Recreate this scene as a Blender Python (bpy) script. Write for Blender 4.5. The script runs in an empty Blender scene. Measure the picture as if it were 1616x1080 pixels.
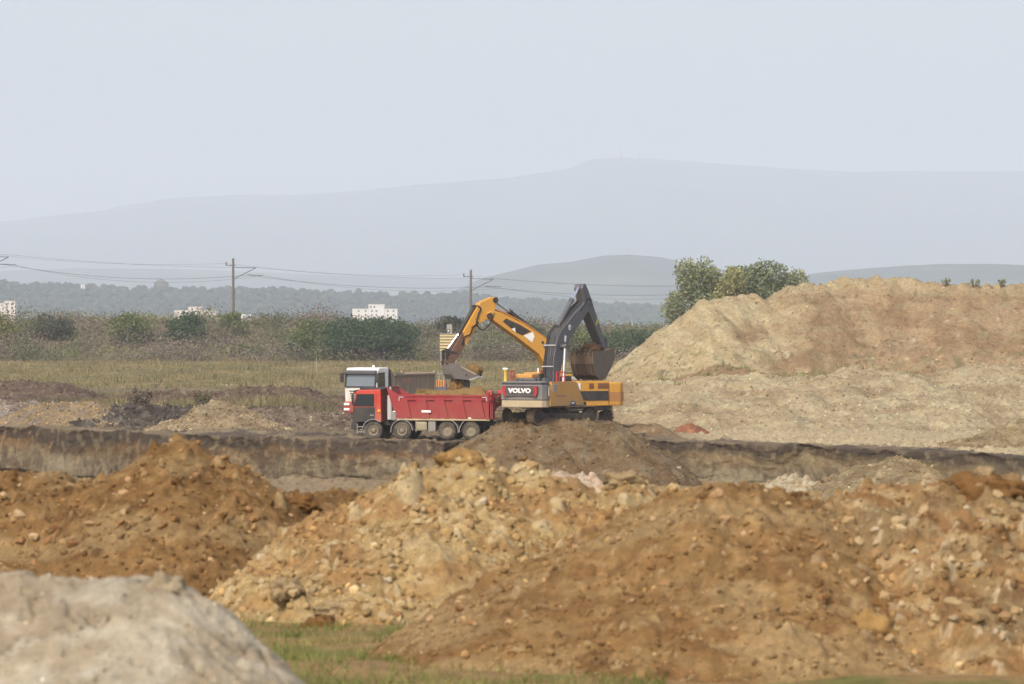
import bpy, bmesh, math, random
import numpy as np
from mathutils import Vector, Matrix

R = math.radians
scene = bpy.context.scene
COL = scene.collection

# ------------------------------------------------------------------ camera, world, sun, exposure
F = 150.0 / 36.0 * 1616.0          # focal length in photograph pixels
CAMZ, YH = 7.5, 490.0              # eye height above the working level, horizon row
cam_d = bpy.data.cameras.new('camera')
cam_d.lens = 150.0; cam_d.sensor_width = 36.0
cam_d.clip_start = 0.5; cam_d.clip_end = 60000.0
cam_d.dof.use_dof = True; cam_d.dof.focus_distance = 250.0; cam_d.dof.aperture_fstop = 5.0
cam = bpy.data.objects.new('camera', cam_d); COL.objects.link(cam)
cam.location = (0, 0, CAMZ)
cam.rotation_euler = (R(90) - math.atan(50.0 / F), 0, 0)
scene.camera = cam

SUN_EL, SUN_AZ = 46.0, 205.0       # azimuth measured clockwise from +Y
world = bpy.data.worlds.new('World'); scene.world = world; world.use_nodes = True
wn, wl = world.node_tree.nodes, world.node_tree.links
wn.clear()
sky = wn.new('ShaderNodeTexSky'); sky.sky_type = 'NISHITA'; sky.sun_disc = False
sky.sun_elevation = R(SUN_EL); sky.sun_rotation = R(SUN_AZ)
sky.altitude = 100; sky.air_density = 1.0; sky.dust_density = 4.2; sky.ozone_density = 0.5
bg = wn.new('ShaderNodeBackground'); bg.inputs['Strength'].default_value = 0.15
wo = wn.new('ShaderNodeOutputWorld')
wl.new(sky.outputs[0], bg.inputs[0]); wl.new(bg.outputs[0], wo.inputs[0])

sun_d = bpy.data.lights.new('sun', 'SUN'); sun_d.energy = 1.8; sun_d.angle = R(9.0); sun_d.color = (1.0, 0.94, 0.85)
sun = bpy.data.objects.new('sun', sun_d); COL.objects.link(sun)
sdir = Vector((math.sin(R(SUN_AZ)) * math.cos(R(SUN_EL)), math.cos(R(SUN_AZ)) * math.cos(R(SUN_EL)), math.sin(R(SUN_EL))))
sun.rotation_euler = (-sdir).to_track_quat('-Z', 'Y').to_euler()

vs = scene.view_settings
vs.view_transform = 'Standard'; vs.look = 'None'; vs.exposure = 0.62; vs.gamma = 1.0; vs.use_curve_mapping = False
scene.render.engine = 'CYCLES'
cy = scene.cycles
cy.use_denoising = True
cy.max_bounces = 6; cy.diffuse_bounces = 2; cy.glossy_bounces = 2; cy.transmission_bounces = 3
cy.transparent_max_bounces = 6; cy.volume_bounces = 3
cy.use_adaptive_sampling = False

# ------------------------------------------------------------------ helpers
def at(px, py, Y):
    return Vector(((px - 808.0) / F * Y, Y, CAMZ - (py - YH) / F * Y))

def S(r, g, b):
    def f(c):
        c /= 255.0
        return c / 12.92 if c <= 0.04045 else ((c + 0.055) / 1.055) ** 2.4
    return np.array((f(r), f(g), f(b)))

def tag(o, label=None, cat=None, group=None, kind=None):
    if label: o['label'] = label
    if cat: o['category'] = cat
    if group: o['group'] = group
    if kind: o['kind'] = kind
    return o

def empty(name, loc=(0, 0, 0), rz=0.0, parent=None):
    o = bpy.data.objects.new(name, None); COL.objects.link(o)
    o.location = loc; o.rotation_euler = (0, 0, rz); o.empty_display_size = 0.3
    if parent: o.parent = parent
    return o

def _hash(ix, iy, seed):
    h = (ix.astype(np.int64) * 374761393 + iy.astype(np.int64) * 668265263 + seed * 974634777) & 0xFFFFFFFF
    h = ((h ^ (h >> 13)) * 1274126177) & 0xFFFFFFFF
    h = ((h ^ (h >> 16)) * 2246822519) & 0xFFFFFFFF
    return (h ^ (h >> 15)) & 0xFFFFFFFF

def hrand(ix, iy, seed):
    return _hash(ix, iy, seed) / 4294967296.0

def gn(x, y, seed=0):
    x = np.asarray(x, float); y = np.asarray(y, float)
    x, y = np.broadcast_arrays(x, y)
    ix = np.floor(x); iy = np.floor(y); fx = x - ix; fy = y - iy
    u = fx * fx * fx * (fx * (fx * 6 - 15) + 10); v = fy * fy * fy * (fy * (fy * 6 - 15) + 10)
    def g(dx, dy):
        a = hrand(ix + dx, iy + dy, seed) * 6.2831853
        return np.cos(a) * (fx - dx) + np.sin(a) * (fy - dy)
    n = (g(0, 0) * (1 - u) + g(1, 0) * u) * (1 - v) + (g(0, 1) * (1 - u) + g(1, 1) * u) * v
    return n * 1.5

def fbm(x, y, seed=0, octv=4, gain=0.5):
    s = 0; a = 1.0; f = 1.0
    for i in range(octv):
        s = s + a * gn(np.asarray(x) * f + 17.3 * i, np.asarray(y) * f - 9.1 * i, seed + i * 31)
        a *= gain; f *= 2.03
    return s

def clods(x, y, cell, prob, seed):
    """rounded lumps on jittered cells: height 0..1 (times radius) and a random id"""
    x = np.asarray(x, float) / cell; y = np.asarray(y, float) / cell
    ix = np.floor(x); iy = np.floor(y)
    best = np.zeros_like(x); bid = np.zeros_like(x)
    for dx in (-1, 0, 1):
        for dy in (-1, 0, 1):
            cx = ix + dx; cyy = iy + dy
            on = hrand(cx, cyy, seed + 5) < prob
            jx = cx + 0.15 + 0.7 * hrand(cx, cyy, seed); jy = cyy + 0.15 + 0.7 * hrand(cx, cyy, seed + 1)
            r = 0.16 + 0.36 * hrand(cx, cyy, seed + 2) ** 2
            an = hrand(cx, cyy, seed + 3) * 3.14
            ax = (x - jx) * np.cos(an) + (y - jy) * np.sin(an); ay = -(x - jx) * np.sin(an) + (y - jy) * np.cos(an)
            d2 = (ax * ax + (ay * 1.35) ** 2) / (r * r)
            h = np.where(on & (d2 < 1), r * np.clip(1 - d2, 0, 1) ** 0.6, 0)
            m = h > best
            best = np.where(m, h, best); bid = np.where(m, hrand(cx, cyy, seed + 4), bid)
    return best * cell, bid

def smooth(a, b, x):
    t = np.clip((np.asarray(x, float) - a) / (b - a), 0, 1)
    return t * t * (3 - 2 * t)

def mix(c1, c2, t):
    t = np.asarray(t)[..., None]
    return np.asarray(c1) * (1 - t) + np.asarray(c2) * t

def mesh_np(name, verts, faces, cols=None, smooth_shade=True):
    """verts (N,3); faces (M,k) int array with k = 3 or 4; cols (N,3) point colour"""
    verts = np.ascontiguousarray(verts, np.float32); faces = np.ascontiguousarray(faces, np.int32)
    me = bpy.data.meshes.new(name)
    n, k = faces.shape
    me.vertices.add(len(verts)); me.vertices.foreach_set('co', verts.ravel())
    me.loops.add(n * k); me.loops.foreach_set('vertex_index', faces.ravel())
    me.polygons.add(n)
    me.polygons.foreach_set('loop_start', np.arange(0, n * k, k, dtype=np.int32))
    me.polygons.foreach_set('loop_total', np.full(n, k, np.int32))
    me.polygons.foreach_set('use_smooth', np.full(n, smooth_shade, bool))
    me.update(calc_edges=True)
    if cols is not None:
        at_ = me.color_attributes.new('Col', 'FLOAT_COLOR', 'POINT')
        c4 = np.ones((len(verts), 4), np.float32); c4[:, :3] = cols
        at_.data.foreach_set('color', c4.ravel())
    return me

def link_mesh(name, me, mat, parent=None, loc=None):
    o = bpy.data.objects.new(name, me); COL.objects.link(o)
    if mat is not None and len(me.materials) == 0: me.materials.append(mat)
    if parent is not None: o.parent = parent
    if loc is not None: o.location = loc
    return o

def grid_faces(nr, nc):
    i = np.arange(nr - 1)[:, None] * nc + np.arange(nc - 1)[None, :]
    return np.stack([i, i + 1, i + 1 + nc, i + nc], -1).reshape(-1, 4)

# ------------------------------------------------------------------ materials
def _nodes(name):
    m = bpy.data.materials.new(name); m.use_nodes = True
    nt = m.node_tree; nt.nodes.clear()
    out = nt.nodes.new('ShaderNodeOutputMaterial'); b = nt.nodes.new('ShaderNodeBsdfPrincipled')
    nt.links.new(b.outputs[0], out.inputs[0])
    return m, nt, b

def _noise(nt, coord, scale, detail=4, rough=0.6):
    n = nt.nodes.new('ShaderNodeTexNoise'); n.inputs['Scale'].default_value = scale
    n.inputs['Detail'].default_value = detail; n.inputs['Roughness'].default_value = rough
    nt.links.new(coord, n.inputs['Vector'])
    return n.outputs['Fac']

def _range(nt, v, a, b, c, d):
    n = nt.nodes.new('ShaderNodeMapRange'); nt.links.new(v, n.inputs[0])
    for i, q in enumerate((a, b, c, d)): n.inputs[i + 1].default_value = q
    return n.outputs[0]

def _mixc(nt, f, a, b, mode='MIX'):
    n = nt.nodes.new('ShaderNodeMix'); n.data_type = 'RGBA'; n.blend_type = mode
    if hasattr(f, 'links'): nt.links.new(f, n.inputs[0])
    else: n.inputs[0].default_value = f
    for s, q in ((6, a), (7, b)):
        if hasattr(q, 'links'): nt.links.new(q, n.inputs[s])
        else: n.inputs[s].default_value = (*[float(z) for z in q], 1)
    return n.outputs[2]

def _math(nt, op, a, b):
    n = nt.nodes.new('ShaderNodeMath'); n.operation = op
    for i, q in enumerate((a, b)):
        if hasattr(q, 'links'): nt.links.new(q, n.inputs[i])
        else: n.inputs[i].default_value = q
    return n.outputs[0]

def soil_mat(name, s1=0.8, s2=6.0, s3=40.0, lo=0.62, hi=1.32, bump=0.5, bdist=0.05):
    m, nt, b = _nodes(name)
    tc = nt.nodes.new('ShaderNodeTexCoord'); co = tc.outputs['Object']
    a = nt.nodes.new('ShaderNodeVertexColor'); a.layer_name = 'Col'
    n1 = _noise(nt, co, s1, 5); n2 = _noise(nt, co, s2, 6, 0.7); n3 = _noise(nt, co, s3, 4, 0.7)
    k = _math(nt, 'MULTIPLY', _range(nt, n1, 0.3, 0.7, 0.85, 1.15), _range(nt, n2, 0.28, 0.72, lo, hi))
    k = _math(nt, 'MULTIPLY', k, _range(nt, n3, 0.25, 0.75, lo * 1.1, hi * 0.95))
    c = nt.nodes.new('ShaderNodeCombineColor')
    for i in range(3): nt.links.new(k, c.inputs[i])
    col = _mixc(nt, 1.0, a.outputs['Color'], c.outputs[0], 'MULTIPLY')
    nt.links.new(col, b.inputs['Base Color'])
    b.inputs['Roughness'].default_value = 0.95; b.inputs['Specular IOR Level'].default_value = 0.12
    h = _math(nt, 'ADD', n2, _math(nt, 'MULTIPLY', n3, 0.5))
    bp = nt.nodes.new('ShaderNodeBump'); bp.inputs['Strength'].default_value = bump; bp.inputs['Distance'].default_value = bdist
    nt.links.new(h, bp.inputs['Height']); nt.links.new(bp.outputs[0], b.inputs['Normal'])
    return m

def attr_mat(name, rough=0.85, transl=0.0, spec=0.2):
    m, nt, b = _nodes(name)
    a = nt.nodes.new('ShaderNodeVertexColor'); a.layer_name = 'Col'
    nt.links.new(a.outputs['Color'], b.inputs['Base Color'])
    b.inputs['Roughness'].default_value = rough; b.inputs['Specular IOR Level'].default_value = spec
    if transl:
        tr = nt.nodes.new('ShaderNodeBsdfTranslucent'); nt.links.new(a.outputs['Color'], tr.inputs[0])
        ms = nt.nodes.new('ShaderNodeMixShader'); ms.inputs[0].default_value = transl
        out = [n for n in nt.nodes if n.type == 'OUTPUT_MATERIAL'][0]
        nt.links.new(b.outputs[0], ms.inputs[1]); nt.links.new(tr.outputs[0], ms.inputs[2]); nt.links.new(ms.outputs[0], out.inputs[0])
    return m

def paint(name, rgb, dust=0.35, rough=0.5, metal=0.0, dustcol=(150, 128, 98), scale=3.0, spec=0.4, low=None):
    m, nt, b = _nodes(name)
    tc = nt.nodes.new('ShaderNodeTexCoord'); co = tc.outputs['Object']
    n1 = _noise(nt, co, scale, 6, 0.65); n2 = _noise(nt, co, scale * 9, 3, 0.7)
    base = _mixc(nt, _range(nt, n2, 0.3, 0.7, 0.0, 1.0), S(*rgb) * 0.86, S(*rgb) * 1.08)
    f = _math(nt, 'MULTIPLY', _range(nt, n1, 0.38, 0.68, 0.15, 1.0), dust)
    if low:
        sp = nt.nodes.new('ShaderNodeSeparateXYZ'); nt.links.new(co, sp.inputs[0])
        mp = nt.nodes.new('ShaderNodeMapping'); mp.inputs['Scale'].default_value = (4.0, 4.0, 0.7); nt.links.new(co, mp.inputs[0])
        n3 = _noise(nt, mp.outputs[0], 1.6, 5, 0.7)
        g = _math(nt, 'MULTIPLY', _range(nt, sp.outputs[2], low[1], low[0], 0.0, 1.0), _range(nt, n3, 0.35, 0.7, 0.1, 0.85))
        n5 = nt.nodes.new('ShaderNodeMath'); n5.operation = 'ADD'; n5.use_clamp = True
        nt.links.new(f, n5.inputs[0]); nt.links.new(g, n5.inputs[1]); f = n5.outputs[0]
    col = _mixc(nt, f, base, S(*dustcol))
    nt.links.new(col, b.inputs['Base Color'])
    b.inputs['Metallic'].default_value = metal; b.inputs['Specular IOR Level'].default_value = spec
    nt.links.new(_range(nt, f, 0, 0.6, rough, 0.9), b.inputs['Roughness'])
    return m

def plain(name, rgb, rough=0.6, metal=0.0, spec=0.3):
    m, nt, b = _nodes(name)
    tc = nt.nodes.new('ShaderNodeTexCoord')
    n = _noise(nt, tc.outputs['Object'], 2.5, 5, 0.65)
    nt.links.new(_mixc(nt, _range(nt, n, 0.3, 0.7, 0, 1), S(*rgb) * 0.85, S(*rgb) * 1.1), b.inputs['Base Color'])
    b.inputs['Roughness'].default_value = rough; b.inputs['Metallic'].default_value = metal; b.inputs['Specular IOR Level'].default_value = spec
    return m

def glass_mat(name, rgb, rough=0.12):
    m, nt, b = _nodes(name)
    b.inputs['Base Color'].default_value = (*[float(z) for z in S(*rgb)], 1); b.inputs['Roughness'].default_value = rough
    b.inputs['Specular IOR Level'].default_value = 0.6
    return m

def rand_mat(name, cols, rough=0.9):
    """stone material: tone picked per object, mottled"""
    m, nt, b = _nodes(name)
    oi = nt.nodes.new('ShaderNodeObjectInfo'); tc = nt.nodes.new('ShaderNodeTexCoord')
    cr = nt.nodes.new('ShaderNodeValToRGB'); cr.color_ramp.interpolation = 'CONSTANT'
    e = cr.color_ramp.elements
    while len(e) < len(cols): e.new(0.5)
    for i, c in enumerate(cols):
        e[i].position = i / len(cols); e[i].color = (*[float(z) for z in S(*c)], 1)
    nt.links.new(oi.outputs['Random'], cr.inputs[0])
    n = _noise(nt, tc.outputs['Object'], 9.0, 5, 0.7)
    k = _range(nt, n, 0.3, 0.7, 0.72, 1.2); c = nt.nodes.new('ShaderNodeCombineColor')
    for i in range(3): nt.links.new(k, c.inputs[i])
    nt.links.new(_mixc(nt, 1.0, cr.outputs[0], c.outputs[0], 'MULTIPLY'), b.inputs['Base Color'])
    b.inputs['Roughness'].default_value = rough; b.inputs['Specular IOR Level'].default_value = 0.15
    return m

# ------------------------------------------------------------------ shape builder
class P:
    def __init__(self): self.bm = bmesh.new()
    def box(self, c, s, rot=None, bev=0.0, taper=None):
        M = Matrix.Translation(c)
        if rot: M = M @ Matrix.Rotation(rot[0], 4, 'X') @ Matrix.Rotation(rot[1], 4, 'Y') @ Matrix.Rotation(rot[2], 4, 'Z')
        r = bmesh.ops.create_cube(self.bm, size=1.0, matrix=M @ Matrix.Diagonal((s[0], s[1], s[2], 1)))
        if bev:
            es = list({e for v in r['verts'] for e in v.link_edges})
            bmesh.ops.bevel(self.bm, geom=es, offset=bev, segments=2, affect='EDGES', profile=0.6)
        return self
    def prism(self, poly, y0, y1, axis='y', bev=0.0):
        """poly in the x-z plane pushed along y (axis y), or y-z plane pushed along x, or x-y along z"""
        def pt(a, b, t):
            return (a, t, b) if axis == 'y' else ((t, a, b) if axis == 'x' else (a, b, t))
        v0 = [self.bm.verts.new(pt(a, b, y0)) for a, b in poly]; v1 = [self.bm.verts.new(pt(a, b, y1)) for a, b in poly]
        n = len(poly); fs = [self.bm.faces.new(v0), self.bm.faces.new(v1[::-1])]
        for i in range(n):
            j = (i + 1) % n
            fs.append(self.bm.faces.new((v0[i], v1[i], v1[j], v0[j])))
        bmesh.ops.recalc_face_normals(self.bm, faces=fs)
        if bev:
            es = list({e for v in v0 + v1 for e in v.link_edges})
            bmesh.ops.bevel(self.bm, geom=es, offset=bev, segments=2, affect='EDGES', profile=0.6)
        return self
    def cyl(self, p0, p1, r0, r1=None, n=12):
        p0, p1 = Vector(p0), Vector(p1); d = p1 - p0
        if r1 is None: r1 = r0
        M = Matrix.Translation((p0 + p1) / 2) @ d.to_track_quat('Z', 'Y').to_matrix().to_4x4()
        bmesh.ops.create_cone(self.bm, cap_ends=True, segments=n, radius1=r0, radius2=r1, depth=d.length, matrix=M)
        return self
    def tube(self, pts, r, n=6):
        for a, b in zip(pts[:-1], pts[1:]): self.cyl(a, b, r, r, n)
        return self
    def lathe(self, prof, c, axis='y', n=28):
        """prof: (radius, offset along axis)"""
        rings = []
        for r, o in prof:
            ring = []
            for i in range(n):
                a = 2 * math.pi * i / n
                q = (r * math.cos(a), o, r * math.sin(a)) if axis == 'y' else ((r * math.cos(a), r * math.sin(a), o) if axis == 'z' else (o, r * math.cos(a), r * math.sin(a)))
                ring.append(self.bm.verts.new(Vector(c) + Vector(q)))
            rings.append(ring)
        fs = []
        for A, B in zip(rings[:-1], rings[1:]):
            for i in range(n): fs.append(self.bm.faces.new((A[i], A[(i + 1) % n], B[(i + 1) % n], B[i])))
        fs.append(self.bm.faces.new(rings[0][::-1])); fs.append(self.bm.faces.new(rings[-1]))
        bmesh.ops.recalc_face_normals(self.bm, faces=fs)
        return self
    def build(self, name, mat, parent=None, smooth_=False, loc=None, rz=None):
        me = bpy.data.meshes.new(name); self.bm.to_mesh(me); self.bm.free()
        if smooth_:
            for p in me.polygons: p.use_smooth = True
            try: me.set_sharp_from_angle(angle=R(38))
            except Exception: pass
        o = link_mesh(name, me, mat, parent, loc)
        if rz is not None: o.rotation_euler = (0, 0, rz)
        return o

def lettering(txt, size, mat, parent, M, offset=0.012, spacing=1.0, xs=1.0, ext=0.008):
    cu = bpy.data.curves.new('lettering', 'FONT'); cu.body = txt; cu.size = size; cu.extrude = ext; cu.offset = offset
    cu.align_x = 'CENTER'; cu.align_y = 'CENTER'; cu.space_character = spacing; cu.resolution_u = 3
    t = bpy.data.objects.new('tmp_text', cu); COL.objects.link(t)
    dg = bpy.context.evaluated_depsgraph_get()
    me = bpy.data.meshes.new_from_object(t.evaluated_get(dg))
    bpy.data.objects.remove(t); bpy.data.curves.remove(cu)
    me.transform(Matrix.Diagonal((xs, 1, 1, 1))); me.transform(M); me.name = 'lettering'
    me.materials.clear()
    return link_mesh('lettering', me, mat, parent)

# ------------------------------------------------------------------ terrain
_edge_px = [(-250, 664), (0, 672), (130, 678), (270, 686), (400, 688), (560, 694), (700, 699), (780, 692), (880, 688), (960, 690), (1020, 695), (1100, 697), (1250, 702),
            (1350, 706), (1480, 712), (1616, 722), (1850, 730)]
_ex = []; _ey = []
for px_, py_ in _edge_px:
    Y_ = CAMZ * F / (py_ - YH); _ex.append((px_ - 808) / F * Y_); _ey.append(Y_)
def edge_y(x):
    return np.interp(x, _ex, _ey) + 0.9 * gn(np.asarray(x) / 6.0, 0.3, 3) + 0.25 * gn(np.asarray(x) / 1.3, 0.7, 4)
FLOOR, NEAR = -2.25, 4.3
def zg(x, y):
    x = np.asarray(x, float); y = np.asarray(y, float)
    x, y = np.broadcast_arrays(x, y)
    e = edge_y(x)
    near = NEAR + (FLOOR - NEAR) * smooth(54, 122, y)
    near = near + 0.05 * fbm(x / 1.5, y / 1.5, 8, 3) * (y < 122)
    back = 0.16 * fbm(x / 5.0, y / 6.0, 9, 4) * smooth(0, 3, y - e) * (1 - smooth(560, 640, y))
    back = back + smooth(634, 672, y + 6 * gn(x / 30.0, 0.2, 12)) * (5.1 - 1.5 * smooth(-30, -12, x) + 0.6 * gn(x / 40.0, y / 60.0, 13)) - smooth(780, 1600, y) * 18.0
    return np.where(y < e, near, back)

def build_ground():
    nc = 1080
    u = np.linspace(-1, 1, nc)
    X0 = u * 46.0
    e0 = edge_y(X0)
    rows_x = []; rows_y = []; rows_z = []; rows_c = []
    C_grass = S(112, 112, 60); C_bare = S(150, 122, 82); C_floor = S(150, 132, 100)
    def add(x, y, z, c):
        rows_x.append(x); rows_y.append(y); rows_z.append(z); rows_c.append(np.broadcast_to(c, (nc, 3)))
    # near ground and pit floor
    ts = np.concatenate([np.linspace(-60, 28, 8), np.linspace(29, 52, 70), np.linspace(54, 125, 40), np.linspace(128, 205, 14)])
    for y in ts:
        yy = np.full(nc, y); z = zg(X0, yy)
        g = smooth(-0.25, 0.35, fbm(X0 / 1.7, yy / 1.7, 41, 4) - 0.2) if y < 60 else np.zeros(nc)
        c = mix(C_bare, C_grass, g * 0.9) if y < 60 else mix(C_bare, C_floor, smooth(90, 200, yy))
        add(X0, yy, z, c)
    for t in np.linspace(0.04, 1, 36):
        yy = 205 + (e0 - 0.75 - 205) * t
        fl0 = FLOOR - 0.9 * smooth(-8, -26, X0) * smooth(0.2, 0.8, t)
        kf, _i = clods(X0, yy, 0.6, 0.45, 69)
        z = fl0 + 0.8 * kf + 0.14 * fbm(X0 / 1.2, yy / 1.2, 43, 4) + 0.35 * smooth(0.86, 1, t) * np.clip(fbm(X0 / 2.0, yy / 3.0, 44, 4), 0, 1)
        c = mix(C_floor, S(150, 130, 100), smooth(-0.3, 0.4, fbm(X0 / 3, yy / 3, 45, 3)))
        add(X0, yy, z, c)
    # the cut face: tooth grooves, soil layers
    for v in np.linspace(0.0, 1, 40):
        w = X0 + 0.25 * gn(X0 / 0.9, v * 2.2, 47) + 0.10 * gn(X0 * 2.5, v * 5.0, 48)
        ga = smooth(-0.3, 0.3, gn(w / 3.5, v * 1.3, 50))
        groove = (0.16 * np.abs(gn(w * 2.6, v * 1.1, 51)) + 0.09 * gn(w * 4.6, v * 1.8, 52)) * (0.35 + 0.65 * ga) + 0.55 * gn(w / 2.6, v * 1.0, 53) + 0.12 * gn(w * 1.8, v * 5.0, 54) + 0.06 * gn(w * 4.2, v * 13.0, 49)
        slump = smooth(0.05, 0.5, gn(w / 3.2, 0.4, 46)) * (1 - smooth(0.15, 0.75, v + 0.2 * gn(w / 1.0, 0.2, 45)))
        groove = groove - 0.9 * slump * (1 - v)
        groove = groove * smooth(0, 0.08, v) * (1 - 0.75 * smooth(0.93, 1.0, v))
        ztop = zg(X0, e0 + 0.05) + 0.24 * gn(X0 / 1.6, 1.5, 55) + 0.12 * gn(X0 / 0.35, 2.5, 56) - 0.10
        zb = FLOOR - 0.9 * smooth(-8, -26, X0) + 0.3 * np.clip(gn(w / 2.5, 0.5, 57), 0, 1)
        z = zb + (ztop - zb) * (v ** 0.92)
        y = e0 - 0.75 * (1 - v) ** 1.2 + groove
        lay = v + 0.10 * fbm(w / 3.0, v * 2, 58, 3)
        c = mix(S(118, 106, 84), S(110, 90, 64), smooth(0.2, 0.6, lay))
        c = mix(c, S(128, 98, 66), smooth(0.5, 0.62, lay) * smooth(-0.1, 0.4, gn(w / 4.0, 0.4, 59)) * 0.5)
        c = mix(c, S(82, 72, 60), smooth(0.62, 0.8, lay + 0.12 * gn(w / 1.5, 0.9, 60)))
        c = mix(c, S(88, 66, 52), smooth(0.05, 0.45, fbm(w / 1.1, v * 3.0, 61, 3)) * 0.45)
        c = mix(c, S(70, 60, 50), smooth(0.0, 0.4, fbm(w * 1.9, v * 2.5, 63, 3)) * 0.5)
        c = mix(c, S(150, 134, 104), smooth(0.1, 0.45, fbm(w * 2.1, v * 3.2, 64, 3)) * 0.4)
        c = mix(c, S(152, 142, 116), smooth(0.1, 0.5, gn(w / 5.0, v * 1.0, 62)) * (1 - smooth(0.25, 0.6, v)) * 0.55)
        c = mix(c, S(146, 132, 100), smooth(7, 12, w) * smooth(0.2, 0.5, v) * (1 - smooth(0.66, 0.86, v + 0.1 * gn(w / 1.3, 0.4, 67))) * 0.6 * (0.5 + 0.5 * smooth(-0.2, 0.3, gn(w / 2.0, v, 68))))
        add(X0, y, z, c)
    # bench, field, embankment and the plain out to the far hills
    d = np.concatenate([np.linspace(0.12, 24, 90), np.linspace(24.6, 90, 80), np.linspace(92, 240, 60), np.linspace(243, 360, 50), np.linspace(365, 600, 24), [700, 900, 1300, 2000, 3000, 5000, 8000, 14000, 25000]])
    for q in d:
        W = 46.0 + max(0, q - 40) * 0.32
        x = u * W; yy = e0 + q
        z = zg(x, yy)
        near_b = 1 - smooth(60, 150, q)
        k1, id1 = clods(x, yy, 0.55, 0.6, 71)
        z = z + (k1 * 0.8 * smooth(0.5, 4, q) + 0.10 * fbm(x / 0.9, yy / 0.9, 72, 3)) * near_b * smooth(0, 0.6, q)
        n = fbm(x / 7.0, yy / 9.0, 73, 4)
        c = mix(S(128, 112, 88), S(96, 84, 72), smooth(-0.2, 0.4, n))
        c = mix(c, S(150, 134, 104), smooth(0.2, 0.6, fbm(x / 4.0, yy / 6.0, 74, 3)) * 0.8)
        c = mix(c, S(184, 166, 130), smooth(8, 12, x) * smooth(2, 6, q) * near_b)
        fld = smooth(150, 190, yy - e0 + 18 * gn(x / 12.0, yy / 20.0, 75) + 20)
        cf = mix(S(130, 118, 80), S(158, 140, 98), smooth(-0.35, 0.35, fbm(x / 12.0, yy / 16.0, 76, 4)))
        cf = mix(cf, S(122, 116, 74), smooth(0.0, 0.4, fbm(x / 14.0, yy / 22.0, 77, 3)) * 0.85)
        cf = mix(cf, S(132, 110, 84), smooth(352, 372, q + 14 * gn(x / 15.0, 0.6, 81)) * 0.8)
        c = mix(c, cf * 0.9, fld)
        c = mix(c, S(206, 196, 168), fld * smooth(0.0, 0.1, 0.5 - np.abs(q - 172 + 3 * gn(x / 9.0, 0.1, 79)) / 4.0) * smooth(-0.1, 0.25, gn(x / 10.0, 0.9, 78)) * 0.9)
        c = mix(c, mix(S(128, 114, 88), S(112, 108, 78), smooth(-0.2, 0.3, fbm(x / 9.0, yy / 9.0, 80, 3))), smooth(372, 396, yy - 250))
        add(x, yy, z, c)
    X = np.array(rows_x); Y = np.array(rows_y); Z = np.array(rows_z); Cc = np.array(rows_c)
    v = np.stack([X, Y, Z], -1).reshape(-1, 3)
    me = mesh_np('ground', v, grid_faces(len(rows_x), nc), np.clip(Cc.reshape(-1, 3) * 0.80, 0, 1))
    o = link_mesh('ground', me, soil_mat('ground_soil', 0.3, 3.0, 16.0, 0.68, 1.28, 0.7, 0.12))
    tag(o, kind='structure')
    return o
build_ground()

# ------------------------------------------------------------------ heaps of soil
def crest_pts(pts, step):
    """pts: (px, py, Y) along a crest -> dense array of world points"""
    w = [at(*p) for p in pts]; out = []
    for a, b in zip(w[:-1], w[1:]):
        n = max(1, int((b - a).length / step))
        for i in range(n): out.append(a.lerp(b, i / n))
    out.append(w[-1])
    return np.array([tuple(p) for p in out])

def heap_height(x, y, crest, slope, rnd, warp=0.0, wl=1.0, seed=0):
    if warp:
        x = x + warp * fbm(x / wl, y / wl, seed + 90, 3); y = y + warp * fbm(x / wl + 40, y / wl, seed + 91, 3)
    z = np.full(x.shape, -1e9)
    for cx_, cy_, cz_ in crest:
        d = np.sqrt((x - cx_) ** 2 + (y - cy_) ** 2 + rnd * rnd) - rnd
        np.maximum(z, cz_ - slope * d, out=z)
    return z

_ib = bmesh.new(); bmesh.ops.create_icosphere(_ib, subdivisions=1, radius=1.0)
ICO_V = np.array([q.co[:] for q in _ib.verts]); ICO_F = np.array([[q.index for q in f_.verts] for f_ in _ib.faces]); _ib.free()
M_crumb = attr_mat('soil_crumb', 0.95, 0, 0.1)
def crumbs(hp, v, cols, seed, n, smin, smax, front=0.3):
    """uncountable small crumbs of soil lying on the front of a heap, one mesh"""
    r = np.random.default_rng(seed + 900)
    ok = np.nonzero(v[:, 1] < front)[0]
    dens = smooth(-0.5, 0.5, fbm(v[ok, 0] / (smax * 9), v[ok, 1] / (smax * 9), seed + 77, 3)) + 0.12
    k = r.choice(ok, n, p=dens / dens.sum())
    s = smin + (smax - smin) * r.random(n) ** 3
    q = r.normal(size=(n, 3)); q /= np.linalg.norm(q, axis=1, keepdims=True)
    t = np.cross(q, r.normal(size=(n, 3))); t /= np.linalg.norm(t, axis=1, keepdims=True); u = np.cross(q, t)
    sh = r.uniform(0.55, 1.15, (n, 1, 3)); jit = r.uniform(0.72, 1.2, (n, len(ICO_V), 1))
    L = ICO_V[None] * sh * jit * s[:, None, None]
    V = L[..., 0:1] * q[:, None] + L[..., 1:2] * t[:, None] + L[..., 2:3] * u[:, None]
    V = V + v[k][:, None, :] + np.array((0, 0, 0.15))[None, None] * s[:, None, None]
    cc = cols[k] * r.uniform(0.7, 1.3, (n, 1)); cc = np.where((r.random(n) < 0.12)[:, None], np.minimum(cc * 1.55, 0.6), cc)
    Fc = (ICO_F[None] + (np.arange(n) * len(ICO_V))[:, None, None]).reshape(-1, 3)
    o = link_mesh('crumbs', mesh_np('crumbs', V.reshape(-1, 3), Fc, np.repeat(np.clip(cc, 0, 1), len(ICO_V), axis=0), False), M_crumb, hp)
    o['kind'] = 'stuff'

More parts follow.
